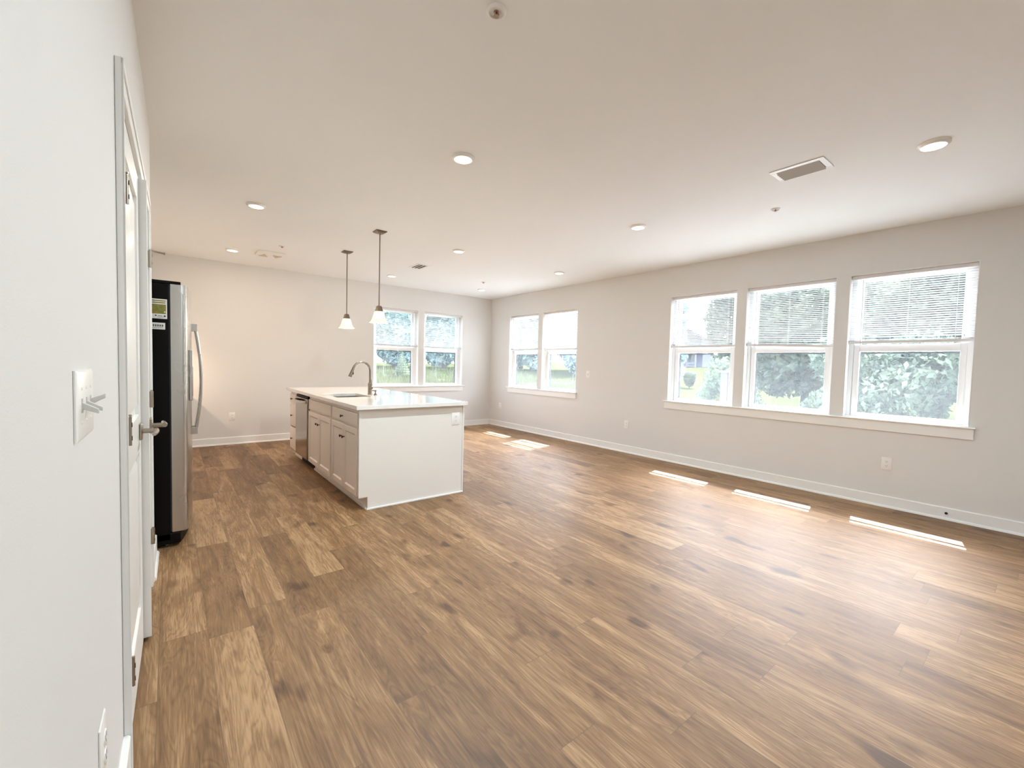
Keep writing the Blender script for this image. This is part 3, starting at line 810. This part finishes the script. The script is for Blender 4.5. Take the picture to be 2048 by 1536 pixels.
def knob(y, z, parent, off, x=FX):
    m = MB()
    n = 16
    prof = [(0.0055, 0), (0.0045, 0.004), (0.0045, 0.013), (0.012, 0.018), (0.0135, 0.022), (0.012, 0.026), (0.0, 0.028)]
    vs = []; fs = []
    for r, d in prof:
        for k in range(n):
            a = 2 * math.pi * k / n
            vs.append((x - d, y + r * math.cos(a), z + r * math.sin(a)))
    for i in range(len(prof) - 1):
        for k in range(n): fs.append((i * n + k, i * n + (k + 1) % n, (i + 1) * n + (k + 1) % n, (i + 1) * n + k))
    m.add(vs, fs)
    o = m.build('knob', M_BRONZE, parent, off)
    tag(o, 'dark bronze knob'); return o
def carcass(y0, y1, root, off):
    xb = 1.90
    m = MB()
    xf = FX + 0.0195
    m.box(xf, xb, y0, y0 + 0.018, 0.105, 0.891).box(xf, xb, y1 - 0.018, y1, 0.105, 0.891).box(xf, xb, y0 + 0.018, y1 - 0.018, 0.105, 0.123).box(xb - 0.01, xb, y0 + 0.018, y1 - 0.018, 0.123, 0.891)
    m.box(xf, xf + 0.019, y0 + 0.018, y1 - 0.018, 0.852, 0.891).box(xf, xf + 0.019, y0 + 0.018, y1 - 0.018, 0.700, 0.742)
    m.build('cabinet_body', M_CAB, root, off)
    MB().box(1.352, 1.368, y0, y1, 0, 0.105).box(1.340, 1.352, y0, y1, 0, 0.018).build('toe_kick', M_CAB, root, off)

o1 = (1.6, 4.13, 0)
c1 = thing('base_cabinet', 'cream island cabinet with one drawer over two doors, nearest the end panel', 'kitchen cabinet', o1)
carcass(3.730, 4.535, c1, o1)
d = slab_front(MB(), 3.757, 4.513, 0.733, 0.852).build('drawer', M_CAB, c1, o1, bevel=0.003); knob(4.150, 0.793, d, o1)
d = shaker_front(MB(), 3.757, 4.132, 0.117, 0.716).build('door', M_CAB, c1, o1, bevel=0.003); knob(4.100, 0.603, d, o1)
d = shaker_front(MB(), 4.137, 4.513, 0.117, 0.716).build('door', M_CAB, c1, o1, bevel=0.003); knob(4.172, 0.603, d, o1)
o2 = (1.6, 5.0, 0)
c2 = thing('sink_cabinet', 'cream island sink cabinet with a plain false front over two doors', 'kitchen cabinet', o2)
carcass(4.537, 5.462, c2, o2)
slab_front(MB(), 4.557, 5.442, 0.733, 0.852).build('false_front', M_CAB, c2, o2, bevel=0.003)
d = shaker_front(MB(), 4.557, 4.998, 0.117, 0.716).build('door', M_CAB, c2, o2, bevel=0.003); knob(4.962, 0.606, d, o2)
d = shaker_front(MB(), 5.002, 5.442, 0.117, 0.716).build('door', M_CAB, c2, o2, bevel=0.003); knob(5.040, 0.606, d, o2)
o3 = (1.6, 6.27, 0)
c3 = thing('drawer_cabinet', 'cream island cabinet with three drawers at the far end past the dishwasher', 'kitchen cabinet', o3)
carcass(6.082, 6.462, c3, o3)
for za, zb in ((0.733, 0.852), (0.428, 0.716), (0.117, 0.412)):
    d = slab_front(MB(), 6.098, 6.450, za, zb).build('drawer', M_CAB, c3, o3, bevel=0.003); knob(6.275, (za + zb) / 2, d, o3)

o4 = (1.6, 5.77, 0)
dw = thing('dishwasher', 'dark stainless dishwasher built into the island with a bowed handle', 'dishwasher', o4)
MB().box(1.30, 1.88, 5.472, 6.074, 0.10, 0.885).build('tub', M_DARK, dw, o4)
MB().box(1.262, 1.298, 5.478, 6.068, 0.115, 0.845).build('door', M_DWSTEEL, dw, o4, bevel=0.005)
MB().box(1.272, 1.298, 5.478, 6.068, 0.848, 0.872).build('control_strip', M_BLACK, dw, o4, bevel=0.002)
MB().box(1.345, 1.37, 5.472, 6.074, 0.0, 0.10).build('toe_kick', M_BLACK, dw, o4)
hp = []
for k in range(17):
    f = k / 16; y = 5.52 + f * 0.506
    hp.append((1.262 - 0.012 - 0.040 * math.sin(math.pi * f) ** 0.7, y, 0.805))
hm = MB()
vs = []; fs = []
for (x, y, z) in hp: vs += [(x - 0.006, y, z - 0.016), (x + 0.006, y, z - 0.016), (x + 0.006, y, z + 0.016), (x - 0.006, y, z + 0.016)]
for i in range(16):
    for k in range(4): fs.append((i * 4 + k, i * 4 + (k + 1) % 4, i * 4 + 4 + (k + 1) % 4, i * 4 + 4 + k))
fs += [(3, 2, 1, 0), (64, 65, 66, 67)]
hm.add(vs, fs).box(1.244, 1.262, 5.512, 5.530, 0.789, 0.821).box(1.244, 1.262, 6.016, 6.034, 0.789, 0.821)
hm.build('handle', M_STEEL, dw, o4, bevel=0.002)

ep = thing('island_end_panel', 'plain cream end panel of the island facing the camera', 'cabinet panel', (1.80, 3.72, 0))
oe = (1.80, 3.72, 0)
MB().prism([(1.352, 0.0), (2.318, 0.0), (2.318, 0.891), (1.272, 0.891), (1.272, 0.115), (1.352, 0.115)], 3.710, 3.728, 'y').build('board', M_PANEL, ep, oe, bevel=0.0015)
MB().box(1.342, 2.334, 3.698, 3.710, 0, 0.016).build('shoe_strip', M_TRIM, ep, oe, bevel=0.003)
MB().box(1.272, 1.300, 3.706, 3.710, 0.117, 0.889).build('edge_strip', M_PANEL, ep, oe, bevel=0.001)
bp_ = MB().box(2.322, 2.340, 3.7108, 6.465, 0, 0.891).build('island_back_panel', M_PANEL, at=(2.331, 5.0, 0), bevel=0.0015)
tag(bp_, 'cream back panel of the island, its edge seen beside the outlet', 'cabinet panel')

# worktop with sink cutout
WX0, WX1, WY0, WY1, WZ0, WZ1 = 1.236, 2.352, 3.662, 6.492, 0.893, 0.930
SX0, SX1, SY0, SY1 = 1.355, 1.735, 4.605, 5.195
wt = MB()
xs = [WX0, SX0, SX1, WX1]; ys = [WY0, SY0, SY1, WY1]
vs = [(x, y, z) for z in (WZ0, WZ1) for y in ys for x in xs]
fs = []
def vi(i, j, k): return k * 16 + j * 4 + i
for j in range(3):
    for i in range(3):
        if i == 1 and j == 1: continue
        fs.append((vi(i, j, 1), vi(i + 1, j, 1), vi(i + 1, j + 1, 1), vi(i, j + 1, 1)))
        fs.append((vi(i, j, 0), vi(i, j + 1, 0), vi(i + 1, j + 1, 0), vi(i + 1, j, 0)))
for i in range(3):
    fs.append((vi(i, 0, 0), vi(i + 1, 0, 0), vi(i + 1, 0, 1), vi(i, 0, 1))); fs.append((vi(i, 3, 0), vi(i, 3, 1), vi(i + 1, 3, 1), vi(i + 1, 3, 0)))
    fs.append((vi(0, i, 0), vi(0, i, 1), vi(0, i + 1, 1), vi(0, i + 1, 0))); fs.append((vi(3, i, 0), vi(3, i + 1, 0), vi(3, i + 1, 1), vi(3, i, 1)))
fs += [(vi(1, 1, 0), vi(1, 1, 1), vi(2, 1, 1), vi(2, 1, 0)), (vi(1, 2, 0), vi(2, 2, 0), vi(2, 2, 1), vi(1, 2, 1)),
       (vi(1, 1, 0), vi(1, 2, 0), vi(1, 2, 1), vi(1, 1, 1)), (vi(2, 1, 0), vi(2, 1, 1), vi(2, 2, 1), vi(2, 2, 0))]
wt.add(vs, fs)
w_ = wt.build('worktop', M_TOP, at=(1.794, 5.077, WZ0), bevel=0.003)
tag(w_, 'white quartz worktop of the kitchen island', 'countertop')
# undermount sink
so = (1.545, 4.9, 0.70)
sk = thing('kitchen_sink', 'stainless undermount sink set in the island worktop', 'sink', so)
g = 0.012; zb = 0.70
a0, a1, b0, b1 = SX0 - g, SX1 + g, SY0 - g, SY1 + g
bm_ = MB()
bm_.add([(a0, b0, 0.8925), (a1, b0, 0.8925), (a1, b1, 0.8925), (a0, b1, 0.8925), (a0 + .02, b0 + .02, zb), (a1 - .02, b0 + .02, zb), (a1 - .02, b1 - .02, zb), (a0 + .02, b1 - .02, zb)],
        [(4, 5, 6, 7), (0, 4, 7, 3), (1, 2, 6, 5), (0, 1, 5, 4), (2, 3, 7, 6)])
bm_.build('basin', M_STEELSINK, sk, so, bevel=0.006, recalc=False)
MB().lathe([(0.0, 0.004), (0.030, 0.004), (0.042, 0.002), (0.045, 0.0)], (1.545, 4.9, zb + 0.0005), 24).build('drain', M_CHROME, sk, so)

# faucet
fo = (1.815, 4.935, WZ1)
fc = thing('faucet', 'tall gooseneck pull-down faucet behind the island sink', 'faucet', fo)
MB().lathe([(0.0, 0.0), (0.027, 0.0), (0.027, 0.006), (0.0235, 0.010), (0.0235, 0.120), (0.021, 0.128), (0.015, 0.140), (0.0, 0.141)], (0, 0, 0.0003), 28).build('base', M_CHROME, fc)
pth = [(0, 0, 0.13), (0, 0, 0.20), (0, 0, 0.275)]
R_ = 0.098
for k in range(1, 15):
    a = math.radians(11.3 * k)
    pth.append((-R_ + R_ * math.cos(a), 0, 0.275 + R_ * math.sin(a)))
ex, ez = pth[-1][0], pth[-1][2]
MB().tube(pth, 0.0125, 16).build('spout', M_CHROME, fc)
dx, dz = -0.36, -0.93
sp = MB().tube([(ex, 0, ez), (ex + dx * 0.03, 0, ez + dz * 0.03), (ex + dx * 0.06, 0, ez + dz * 0.06), (ex + dx * 0.115, 0, ez + dz * 0.115)], [0.0135, 0.0150, 0.0170, 0.0205], 18).build('spray_head', M_CHROME, fc)
MB().box(ex + dx * 0.07 + 0.010, ex + dx * 0.07 + 0.026, -0.006, 0.006, ez + dz * 0.07 - 0.016, ez + dz * 0.07 + 0.012).build('spray_button', M_DARK, sp, bevel=0.003)
hd = MB().cyl((0.0, -0.018, 0.075), (0.0, -0.052, 0.075), 0.0165, 20).build('handle', M_CHROME, fc, bevel=0.002)
MB().tube([(0, -0.042, 0.082), (0, -0.046, 0.12), (0, -0.034, 0.175)], [0.0065, 0.007, 0.0055], 12).build('lever', M_CHROME, hd)
sd = thing('soap_dispenser', 'small bronze-toned soap pump on the worktop next to the faucet', 'soap dispenser', (1.835, 4.815, WZ1))
MB().lathe([(0.0, 0.0), (0.021, 0.0), (0.020, 0.004), (0.013, 0.009), (0.010, 0.022), (0.0, 0.023)], (0, 0, 0.0003), 20).build('collar', M_ROD, sd)
MB().cyl((0, 0, 0.020), (0, 0, 0.042), 0.006, 12).lathe([(0.0, 0.0), (0.012, 0.001), (0.0135, 0.010), (0.010, 0.016), (0.0, 0.017)], (0, 0, 0.040), 18).build('pump_head', M_ROD, sd)
MB().tube([(-0.008, 0, 0.050), (-0.045, 0, 0.053), (-0.062, 0, 0.046)], [0.0055, 0.005, 0.004], 10).build('nozzle', M_ROD, sd)

# ------------------------------------------------------------------ refrigerator
fr = (-0.30, 4.165, 0)   # the base point the parts are measured from
rf = thing('refrigerator', 'black-sided stainless double-door refrigerator past the closet doors', 'refrigerator', (fr[0] + 0.012, fr[1], 0))
MB().box(-0.585, -0.018, 3.712, 4.618, 0.05, 1.795).build('cabinet', M_BLACK, rf, fr, bevel=0.004)
MB().box(-0.22, 0.046, 3.716, 4.614, 1.797, 1.817).build('hinge_cover', M_BLACK, rf, fr, bevel=0.004)
kick = [(-0.45, 3.712), (-0.45, 4.618), (0.02, 4.618)]
for k in range(13):
    f = 1 - k / 12; kick.append((0.035 + 0.062 * (1 - (2 * f - 1) ** 2), 3.715 + 0.9 * f))
kick.append((0.005, 3.712))
MB().prism(kick, 0.022, 0.098, 'z').build('kick_plate', M_BLACK, rf, fr, bevel=0.006)
for yy in (3.78, 4.55):
    MB().cyl((-0.04, yy - 0.012, 0.016), (-0.04, yy + 0.012, 0.016), 0.016, 16).build('roller', M_PLASTIC, rf, fr)
Y0, Y1 = 3.714, 4.616
def front_x(y): 
    f = (y - Y0) / (Y1 - Y0)
    return 0.074 + 0.042 * (1 - (2 * f - 1) ** 2)
def fdoor(ya, yb, r0, r1):
    pts = [(-0.010, ya), ]
    n = 8
    def corner(y, sgn, r):
        out = []
        for k in range(n + 1):
            a = math.pi / 2 * k / n
            yy = y + sgn * (r - r * math.cos(a)); xx = front_x(y + sgn * r) - r + r * math.sin(a)
            out.append((xx, yy))
        return out
    L_ = corner(ya, 1, r0); R2 = corner(yb, -1, r1)
    pts += L_
    for k in range(1, 10):
        y = ya + r0 + (yb - r1 - ya - r0) * k / 10; pts.append((front_x(y), y))
    pts += list(reversed(R2)); pts.append((-0.010, yb))
    return MB().prism(pts, 0.104, 1.796, 'z')
d1 = fdoor(Y0, 4.098, 0.034, 0.008).build('door', M_STEEL, rf, fr, ang=25)
d2 = fdoor(4.103, Y1, 0.008, 0.034).build('door', M_STEEL, rf, fr, ang=25)
MB().box(-0.0178, -0.0102, 3.720, 4.610, 0.11, 1.79).build('gasket', M_RUBBER, rf, fr)
for dd, yh in ((d1, 4.062), (d2, 4.142)):
    pth = []; rr = []
    z0h, z1h = 0.745, 1.54
    x0 = front_x(yh)
    for k in range(25):
        f = k / 24
        pth.append((x0 + 0.022 + 0.036 * math.sin(math.pi * f), yh, z0h + (z1h - z0h) * f)); rr.append(0.0105)
    hm = MB().tube(pth, rr, 12).box(x0 - 0.002, x0 + 0.034, yh - 0.012, yh + 0.012, z1h - 0.032, z1h + 0.020).box(x0 - 0.002, x0 + 0.034, yh - 0.012, yh + 0.012, z0h - 0.020, z0h + 0.032)
    hm.build('handle', M_STEEL, dd, fr)
dp = MB().box(front_x(3.85) - 0.004, front_x(3.90) + 0.010, 3.815, 3.995, 1.00, 1.36).build('dispenser_bezel', M_STEEL, d1, fr, bevel=0.003)
MB().box(front_x(3.90) + 0.006, front_x(3.90) + 0.0125, 3.835, 3.975, 1.03, 1.24).build('dispenser_recess', M_BLACK, d1, fr)
s1 = MB().box(-0.135, -0.027, 3.7105, 3.7122, 1.560, 1.690).build('sticker', M_PAPER, rf, fr); tag(s1, 'white sticker with a green and brown picture')
MB().box(-0.128, -0.033, 3.7098, 3.7106, 1.592, 1.655).build('picture', M_PRINT, s1, fr)
MB().box(-0.128, -0.036, 3.7098, 3.7106, 1.662, 1.669).box(-0.128, -0.034, 3.7098, 3.7106, 1.675, 1.682).build('print_band', M_PRINT, s1, fr)
MB().cyl((-0.039, 3.7098, 1.606), (-0.039, 3.7092, 1.606), 0.0048, 12).build('dot', M_YDOT, s1, fr)
MB().box(-0.090, -0.082, 3.7098, 3.7106, 1.576, 1.584).box(-0.045, -0.035, 3.7098, 3.7106, 1.573, 1.583).box(-0.076, -0.052, 3.7098, 3.7106, 1.577, 1.580).box(-0.080, -0.046, 3.7098, 3.7106, 1.5685, 1.5705).build('small_print', M_DARK, s1, fr)
s2 = MB().box(-0.135, -0.038, 3.7105, 3.7122, 1.489, 1.533).build('sticker', M_PAPER, rf, fr); tag(s2, 'narrow white sticker with dark print')
m = MB()
for k in range(7):
    xa = -0.125 + k * 0.0115
    m.box(xa, xa + 0.0075, 3.7098, 3.7106, 1.507, 1.521)
m.box(-0.125, -0.048, 3.7098, 3.7106, 1.498, 1.5005)
m.build('print', M_SLOT, s2, fr)

# kitchen run behind the refrigerator: counter whose edge shades the far wall, and the lit hood above it
kr = thing('kitchen_counter', 'counter run with cabinets behind the refrigerator', 'kitchen cabinet', (-0.45, 6.9, 0))
ok = (-0.45, 6.9, 0)
MB().box(-0.598, 0.03, 6.30, DY - 0.03, 0.10, 0.89).box(-0.598, -0.04, 6.30, DY - 0.03, 0, 0.10).build('cabinet_body', M_CAB, kr, ok)
MB().box(-0.598, 0.07, 6.28, DY - 0.006, 0.892, 0.93).build('countertop', M_TOP, kr, ok)
for k in range(3):
    ya = 6.31 + k * 0.465
    MB().box(0.031, 0.049, ya, ya + 0.455, 0.733, 0.870).build('drawer', M_CAB, kr, ok, bevel=0.004)
    MB().box(0.031, 0.049, ya, ya + 0.455, 0.117, 0.716).build('door', M_CAB, kr, ok, bevel=0.004)
hdx = thing('range_hood', 'white hood with a small warm lamp over the counter behind the refrigerator', 'range hood', (-0.40, 7.3, 1.45))
oh = (-0.40, 7.3, 1.45)
MB().box(-0.598, -0.20, 6.95, 7.70, 1.46, 1.85).build('housing', M_PLASTIC, hdx, oh, bevel=0.006)
MB().box(-0.47, -0.33, 7.22, 7.42, 1.453, 1.4598).build('lens', M_LENS, hdx, oh)
ld = bpy.data.lights.new('hood_lamp', 'AREA'); ld.shape = 'RECTANGLE'; ld.size = 0.05; ld.size_y = 0.10; ld.energy = 12.0; ld.color = (1.0, 0.72, 0.50)
lo = bpy.data.objects.new('hood_lamp', ld); COL.objects.link(lo); lo.parent = hdx; lo.location = (0, 0.02, -0.004)

# ------------------------------------------------------------------ outdoors
def ground_z(x, y):
    dr = max(0.0, x - 5.7); db = max(0.0, y - 7.9)
    zr = -0.40 + 0.031 * dr
    zb_ = -0.40 + 0.105 * min(db, 14)
    return max(zr, zb_)
gx = np.linspace(-20, 130, 76); gy = np.linspace(-40, 110, 76)
gv = [(x, y, ground_z(x, y) - (0.3 if (x < 5.7 and y < 7.9) else 0)) for y in gy for x in gx]
gf = [(j * 76 + i, j * 76 + i + 1, (j + 1) * 76 + i + 1, (j + 1) * 76 + i) for j in range(75) for i in range(75)]
tag(MB().add(gv, gf).build('lawn', M_GRASS, recalc=False), 'grassy slope outside the windows', 'lawn', kind='structure')

tag(MB().box(RX + TH, 10.0, YB - 2, DY + 3.5, -0.42, -0.05).build('reflector', mat('pale_bounce_surface', (0.80, 0.81, 0.82), 0.8, bump=(15, 0.2, 0.01)), smooth=False), 'unseen pale patio along the window wall', 'reflector', kind='structure')  # out-of-view slab added to throw sunlight up through the windows

nrng = np.random.default_rng(11)
def leaf_mesh(name, blobs, n, size, m, flat=0.0):
    # leaf blades scattered through ellipsoids (centre, radii)
    vol = np.array([b[1][0] * b[1][1] * b[1][2] for b in blobs]); cnt = np.maximum(8, (n * vol / vol.sum()).astype(int))
    V = []; F = []; o = 0
    for (c_, r_), k in zip(blobs, cnt):
        d_ = nrng.normal(size=(k, 3)); d_ /= np.linalg.norm(d_, axis=1)[:, None]
        rad = nrng.uniform(0.45, 1.0, k) ** 0.5
        P_ = np.array(c_) + d_ * rad[:, None] * np.array(r_)
        a_ = nrng.normal(size=(k, 3)); a_ /= np.linalg.norm(a_, axis=1)[:, None]
        b2 = np.cross(a_, nrng.normal(size=(k, 3))); b2 /= np.linalg.norm(b2, axis=1)[:, None]
        s_ = size * nrng.uniform(0.6, 1.4, k)[:, None]
        V.append(np.stack([P_ - a_ * s_, P_ + b2 * s_ * 0.5, P_ + a_ * s_, P_ - b2 * s_ * 0.5], 1).reshape(-1, 3))
        F.append(np.arange(o, o + 4 * k).reshape(-1, 4)); o += 4 * k
    me = bpy.data.meshes.new(name)
    me.from_pydata(np.concatenate(V).tolist(), [], np.concatenate(F).tolist()); me.materials.append(m)
    return me
def tree_proto(kind):
    if kind == 'broad':
        bl = [((0, 0, 2.7), (1.45, 1.45, 1.9))]
        for k in range(9):
            a = k * 0.7 + 0.3; bl.append(((0.85 * math.cos(a), 0.85 * math.sin(a), 1.3 + (k % 4) * 0.85), (0.72, 0.72, 0.6)))
        return leaf_mesh('crown', bl, 9000, 0.105, M_LEAF), (0.12, 2.8)
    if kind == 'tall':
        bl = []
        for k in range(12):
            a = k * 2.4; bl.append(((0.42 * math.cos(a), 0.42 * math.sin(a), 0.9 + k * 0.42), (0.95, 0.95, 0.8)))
        return leaf_mesh('crown', bl, 9000, 0.15, M_LEAFHAZE), (0.15, 6.0)
    if kind == 'bush':
        bl = [((0, 0, 1.0), (1.1, 1.1, 0.95)), ((0.5, 0.4, 1.7), (0.8, 0.8, 0.8)), ((-0.4, -0.5, 1.9), (0.8, 0.7, 0.7)), ((0.1, -0.6, 0.7), (0.9, 0.9, 0.7))]
        return leaf_mesh('crown', bl, 7000, 0.07, M_LEAF), (0.06, 1.4)
    bl = []
    for k in range(9):
        bl.append(((0, 0, 0.25 + k * 0.17), (0.62 * (1 - k / 9.5), 0.62 * (1 - k / 9.5), 0.10)))
    return leaf_mesh('crown', bl, 2600, 0.045, M_LEAFL), (0.03, 1.6)
PROTO = {k: tree_proto(k) for k in ('broad', 'tall', 'bush', 'conifer')}
TRUNK = {}
def tree(name, kind, x, y, s, rz, label, group=None):
    root = thing(name, label, 'bush' if kind == 'bush' else 'tree', (x, y, ground_z(x, y) - 0.03), rz, group)
    me, (tr, th) = PROTO[kind]
    o = bpy.data.objects.new('crown', me); COL.objects.link(o); o.parent = root; o.scale = (s, s, s)
    if kind not in TRUNK:
        TRUNK[kind] = MB().tube([(0, 0, 0), (0.03, 0.02, th * 0.5), (0, 0, th)], [tr, tr * 0.8, tr * 0.4], 10).build('trunk', M_BARK, root)
        t = TRUNK[kind]
    else:
        t = TRUNK[kind].copy(); COL.objects.link(t); t.parent = root
    t.scale = (s, s, s)
    return root
gT = 'leafy trees outside the right wall windows'
for k, (x, y, s) in enumerate([(14.4, -1.5, 1.0), (14.2, 1.65, 1.0), (15.2, 4.7, 1.0), (18.2, -0.4, 1.25), (18.4, 3.5, 1.25), (17.6, 7.3, 1.15)]):
    tree('leafy_tree', 'broad', x, y, s, k * 1.3, 'green leafy tree filling the view behind the triple window', gT)
gB = 'bushes outside the triple window'
for k, (x, y, s) in enumerate([(12.0, -2.9, 0.95), (12.0, -0.2, 0.98), (11.9, 2.3, 0.98), (11.9, 5.5, 0.74)]):
    lab = 'leafy bush growing beside the lawn, seen through the farthest triple window' if k == 3 else 'leafy bush low behind the triple window'
    b = tree('garden_bush', 'bush', x, y, s, k * 1.9, lab, None if k == 3 else gB)
tree('young_tree', 'broad', 24.0, 13.35, 0.24, 0.4, 'tiny round young tree standing on the lawn before the grey house')
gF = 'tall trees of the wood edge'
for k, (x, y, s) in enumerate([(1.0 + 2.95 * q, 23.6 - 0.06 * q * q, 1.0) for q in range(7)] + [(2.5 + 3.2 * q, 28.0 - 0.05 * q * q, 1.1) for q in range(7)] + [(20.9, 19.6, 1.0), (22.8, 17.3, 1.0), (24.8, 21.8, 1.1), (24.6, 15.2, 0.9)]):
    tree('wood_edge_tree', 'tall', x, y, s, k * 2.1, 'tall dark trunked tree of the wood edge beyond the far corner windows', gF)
tree('small_conifer', 'conifer', 8.15, 18.2, 0.62, 0, 'small pale green conifer in the grass, seen in the far wall window behind the faucet')

# tall grass at the foot of the wood
def grass_mesh():
    V = []; F = []; o = 0
    n = 14000
    for k in range(n):
        if k % 2:
            x = nrng.uniform(-1, 16); y = nrng.uniform(14.0, 20.0)
        else:
            x = nrng.uniform(9.4, 15.0); y = nrng.uniform(-1.5, 14.0)
        near = k % 4 == 0
        if near: x = nrng.uniform(10.2, 11.2); y = nrng.uniform(-2.0, 5.6)
        z = ground_z(x, y); h_ = nrng.uniform(0.45, 0.92) if near else nrng.uniform(0.18, 0.42); a = nrng.uniform(0, 6.28)
        w = 0.012; dx_, dy_ = math.cos(a) * w, math.sin(a) * w
        lx, ly = nrng.normal(0, 0.08, 2)
        V += [(x - dx_, y - dy_, z - 0.02), (x + dx_, y + dy_, z - 0.02), (x + lx, y + ly, z + h_)]
        F.append((o, o + 1, o + 2)); o += 3
    me = bpy.data.meshes.new('tall_grass'); me.from_pydata(V, [], F); me.materials.append(M_WEED)
    ob = bpy.data.objects.new('tall_grass', me); COL.objects.link(ob)
    return ob
tag(grass_mesh(), 'tall pale grass growing outside the windows', 'grass', kind='stuff')

# weathered fence panel outside the farthest triple window
fp = thing('fence_panel', 'weathered grey board fence with a pale top rail outside the farthest triple window', 'fence', (9.5, 4.4, -0.25))
of = (9.5, 4.4, -0.25)
for k in range(2):
    MB().box(9.48, 9.50, 4.235 + k * 0.165, 4.39 + k * 0.165, -0.25, 1.27).build('board', M_FENCE, fp, of)
MB().box(9.46, 9.52, 4.21, 4.585, 1.272, 1.305).build('top_rail', M_HWHITE, fp, of)

# neighbouring house up the slope
hx, hy = 78.0, 45.0
hz = ground_z(hx, hy)
ho = (hx, hy, hz)
hs = thing('neighbour_house', 'distant grey-blue house with white porch up the slope', 'house', ho)
MB().box(hx, hx + 8, hy - 4, hy + 5, hz - 0.3, hz + 5.6).build('wall', M_SIDING, hs, ho, smooth=False)
MB().prism([(hy - 4.5, hz + 5.5), (hy + 5.5, hz + 5.5), (hy + 0.5, hz + 8.3)], hx - 0.4, hx + 8.4, 'x').build('roof', M_ROOF, hs, ho, smooth=False)
MB().prism([(hx - 2.4, hz + 2.7), (hx, hz + 3.5), (hx, hz + 3.3), (hx - 2.4, hz + 2.5)], hy - 4, hy + 3, 'y').build('porch_roof', M_HWHITE, hs, ho, smooth=False)
for k in range(5):
    yy = hy - 3.9 + k * 1.7
    MB().box(hx - 2.3, hx - 2.1, yy, yy + 0.2, hz - 0.1, hz + 2.6).build('porch_post', M_HWHITE, hs, ho, smooth=False)
MB().box(hx - 2.3, hx - 2.2, hy - 4, hy + 3, hz + 0.65, hz + 0.8).box(hx - 2.3, hx - 2.2, hy - 4, hy + 3, hz + 0.15, hz + 0.25).build('porch_rail', M_HWHITE, hs, ho, smooth=False)
for yy, zz in ((hy - 2.8, 1.0), (hy - 0.3, 1.0), (hy + 2.2, 1.0), (hy - 2.8, 3.8), (hy - 0.3, 3.8), (hy + 2.2, 3.8)):
    wf = MB().box(hx - 0.06, hx, yy - 0.1, yy + 1.1, hz + zz - 0.1, hz + zz + 1.5).build('window', M_HWHITE, hs, ho, smooth=False)
    MB().box(hx - 0.08, hx - 0.06, yy, yy + 1.0, hz + zz, hz + zz + 1.4).build('pane', M_HGLASS, wf, ho, smooth=False)

# unseen eave slab added to trim the sun patches, and an invented gutter rod
ev = MB().box(RX + TH, 6.80, YB - 0.5, 5.42, 2.972, 3.06).box(RX + TH, 6.45, 5.42, 6.42, 2.972, 3.06).box(RX + TH, 6.80, 6.42, DY + 1.0, 2.972, 3.06)
ev.build('sun_cut_slab', M_EXT, smooth=False)
tag(bpy.data.objects['sun_cut_slab'], 'unseen eave slab added above the right wall windows to trim their sun patches', 'roof', kind='structure')
gt = MB().box(6.79, 6.81, YB - 0.5, DY + 1.0, 2.850, 2.892)  # bar added to draw the thin gap in the sun patches
for yy in (YB, 0.0, 2.43, 4.2, 6.55, 8.0): gt.box(6.775, 6.795, yy, yy + 0.015, 2.885, 2.975)
tag(gt.build('trim_5', M_EXT, smooth=False), 'thin gutter rail added under the eave slab to split the sun patches', 'shading', kind='structure')

# sky portals in the window openings (they only guide sampling of the daylight)
for k in place:
    (P, rz), w = place[k]
    ld = bpy.data.lights.new('window_portal', 'AREA'); ld.shape = 'RECTANGLE'; ld.size = w; ld.size_y = ZO1 - ZO0
    ld.cycles.is_portal = True
    lo = bpy.data.objects.new('window_portal', ld); COL.objects.link(lo)
    mloc = Matrix.Translation(P) @ Matrix.Rotation(rz, 4, 'Z')
    pos = mloc @ Vector((w / 2, TH + 0.03, (ZO0 + ZO1) / 2))
    nrm = (mloc.to_3x3() @ Vector((0, -1, 0)))
    lo.location = pos; lo.rotation_euler = nrm.to_track_quat('-Z', 'Z').to_euler()
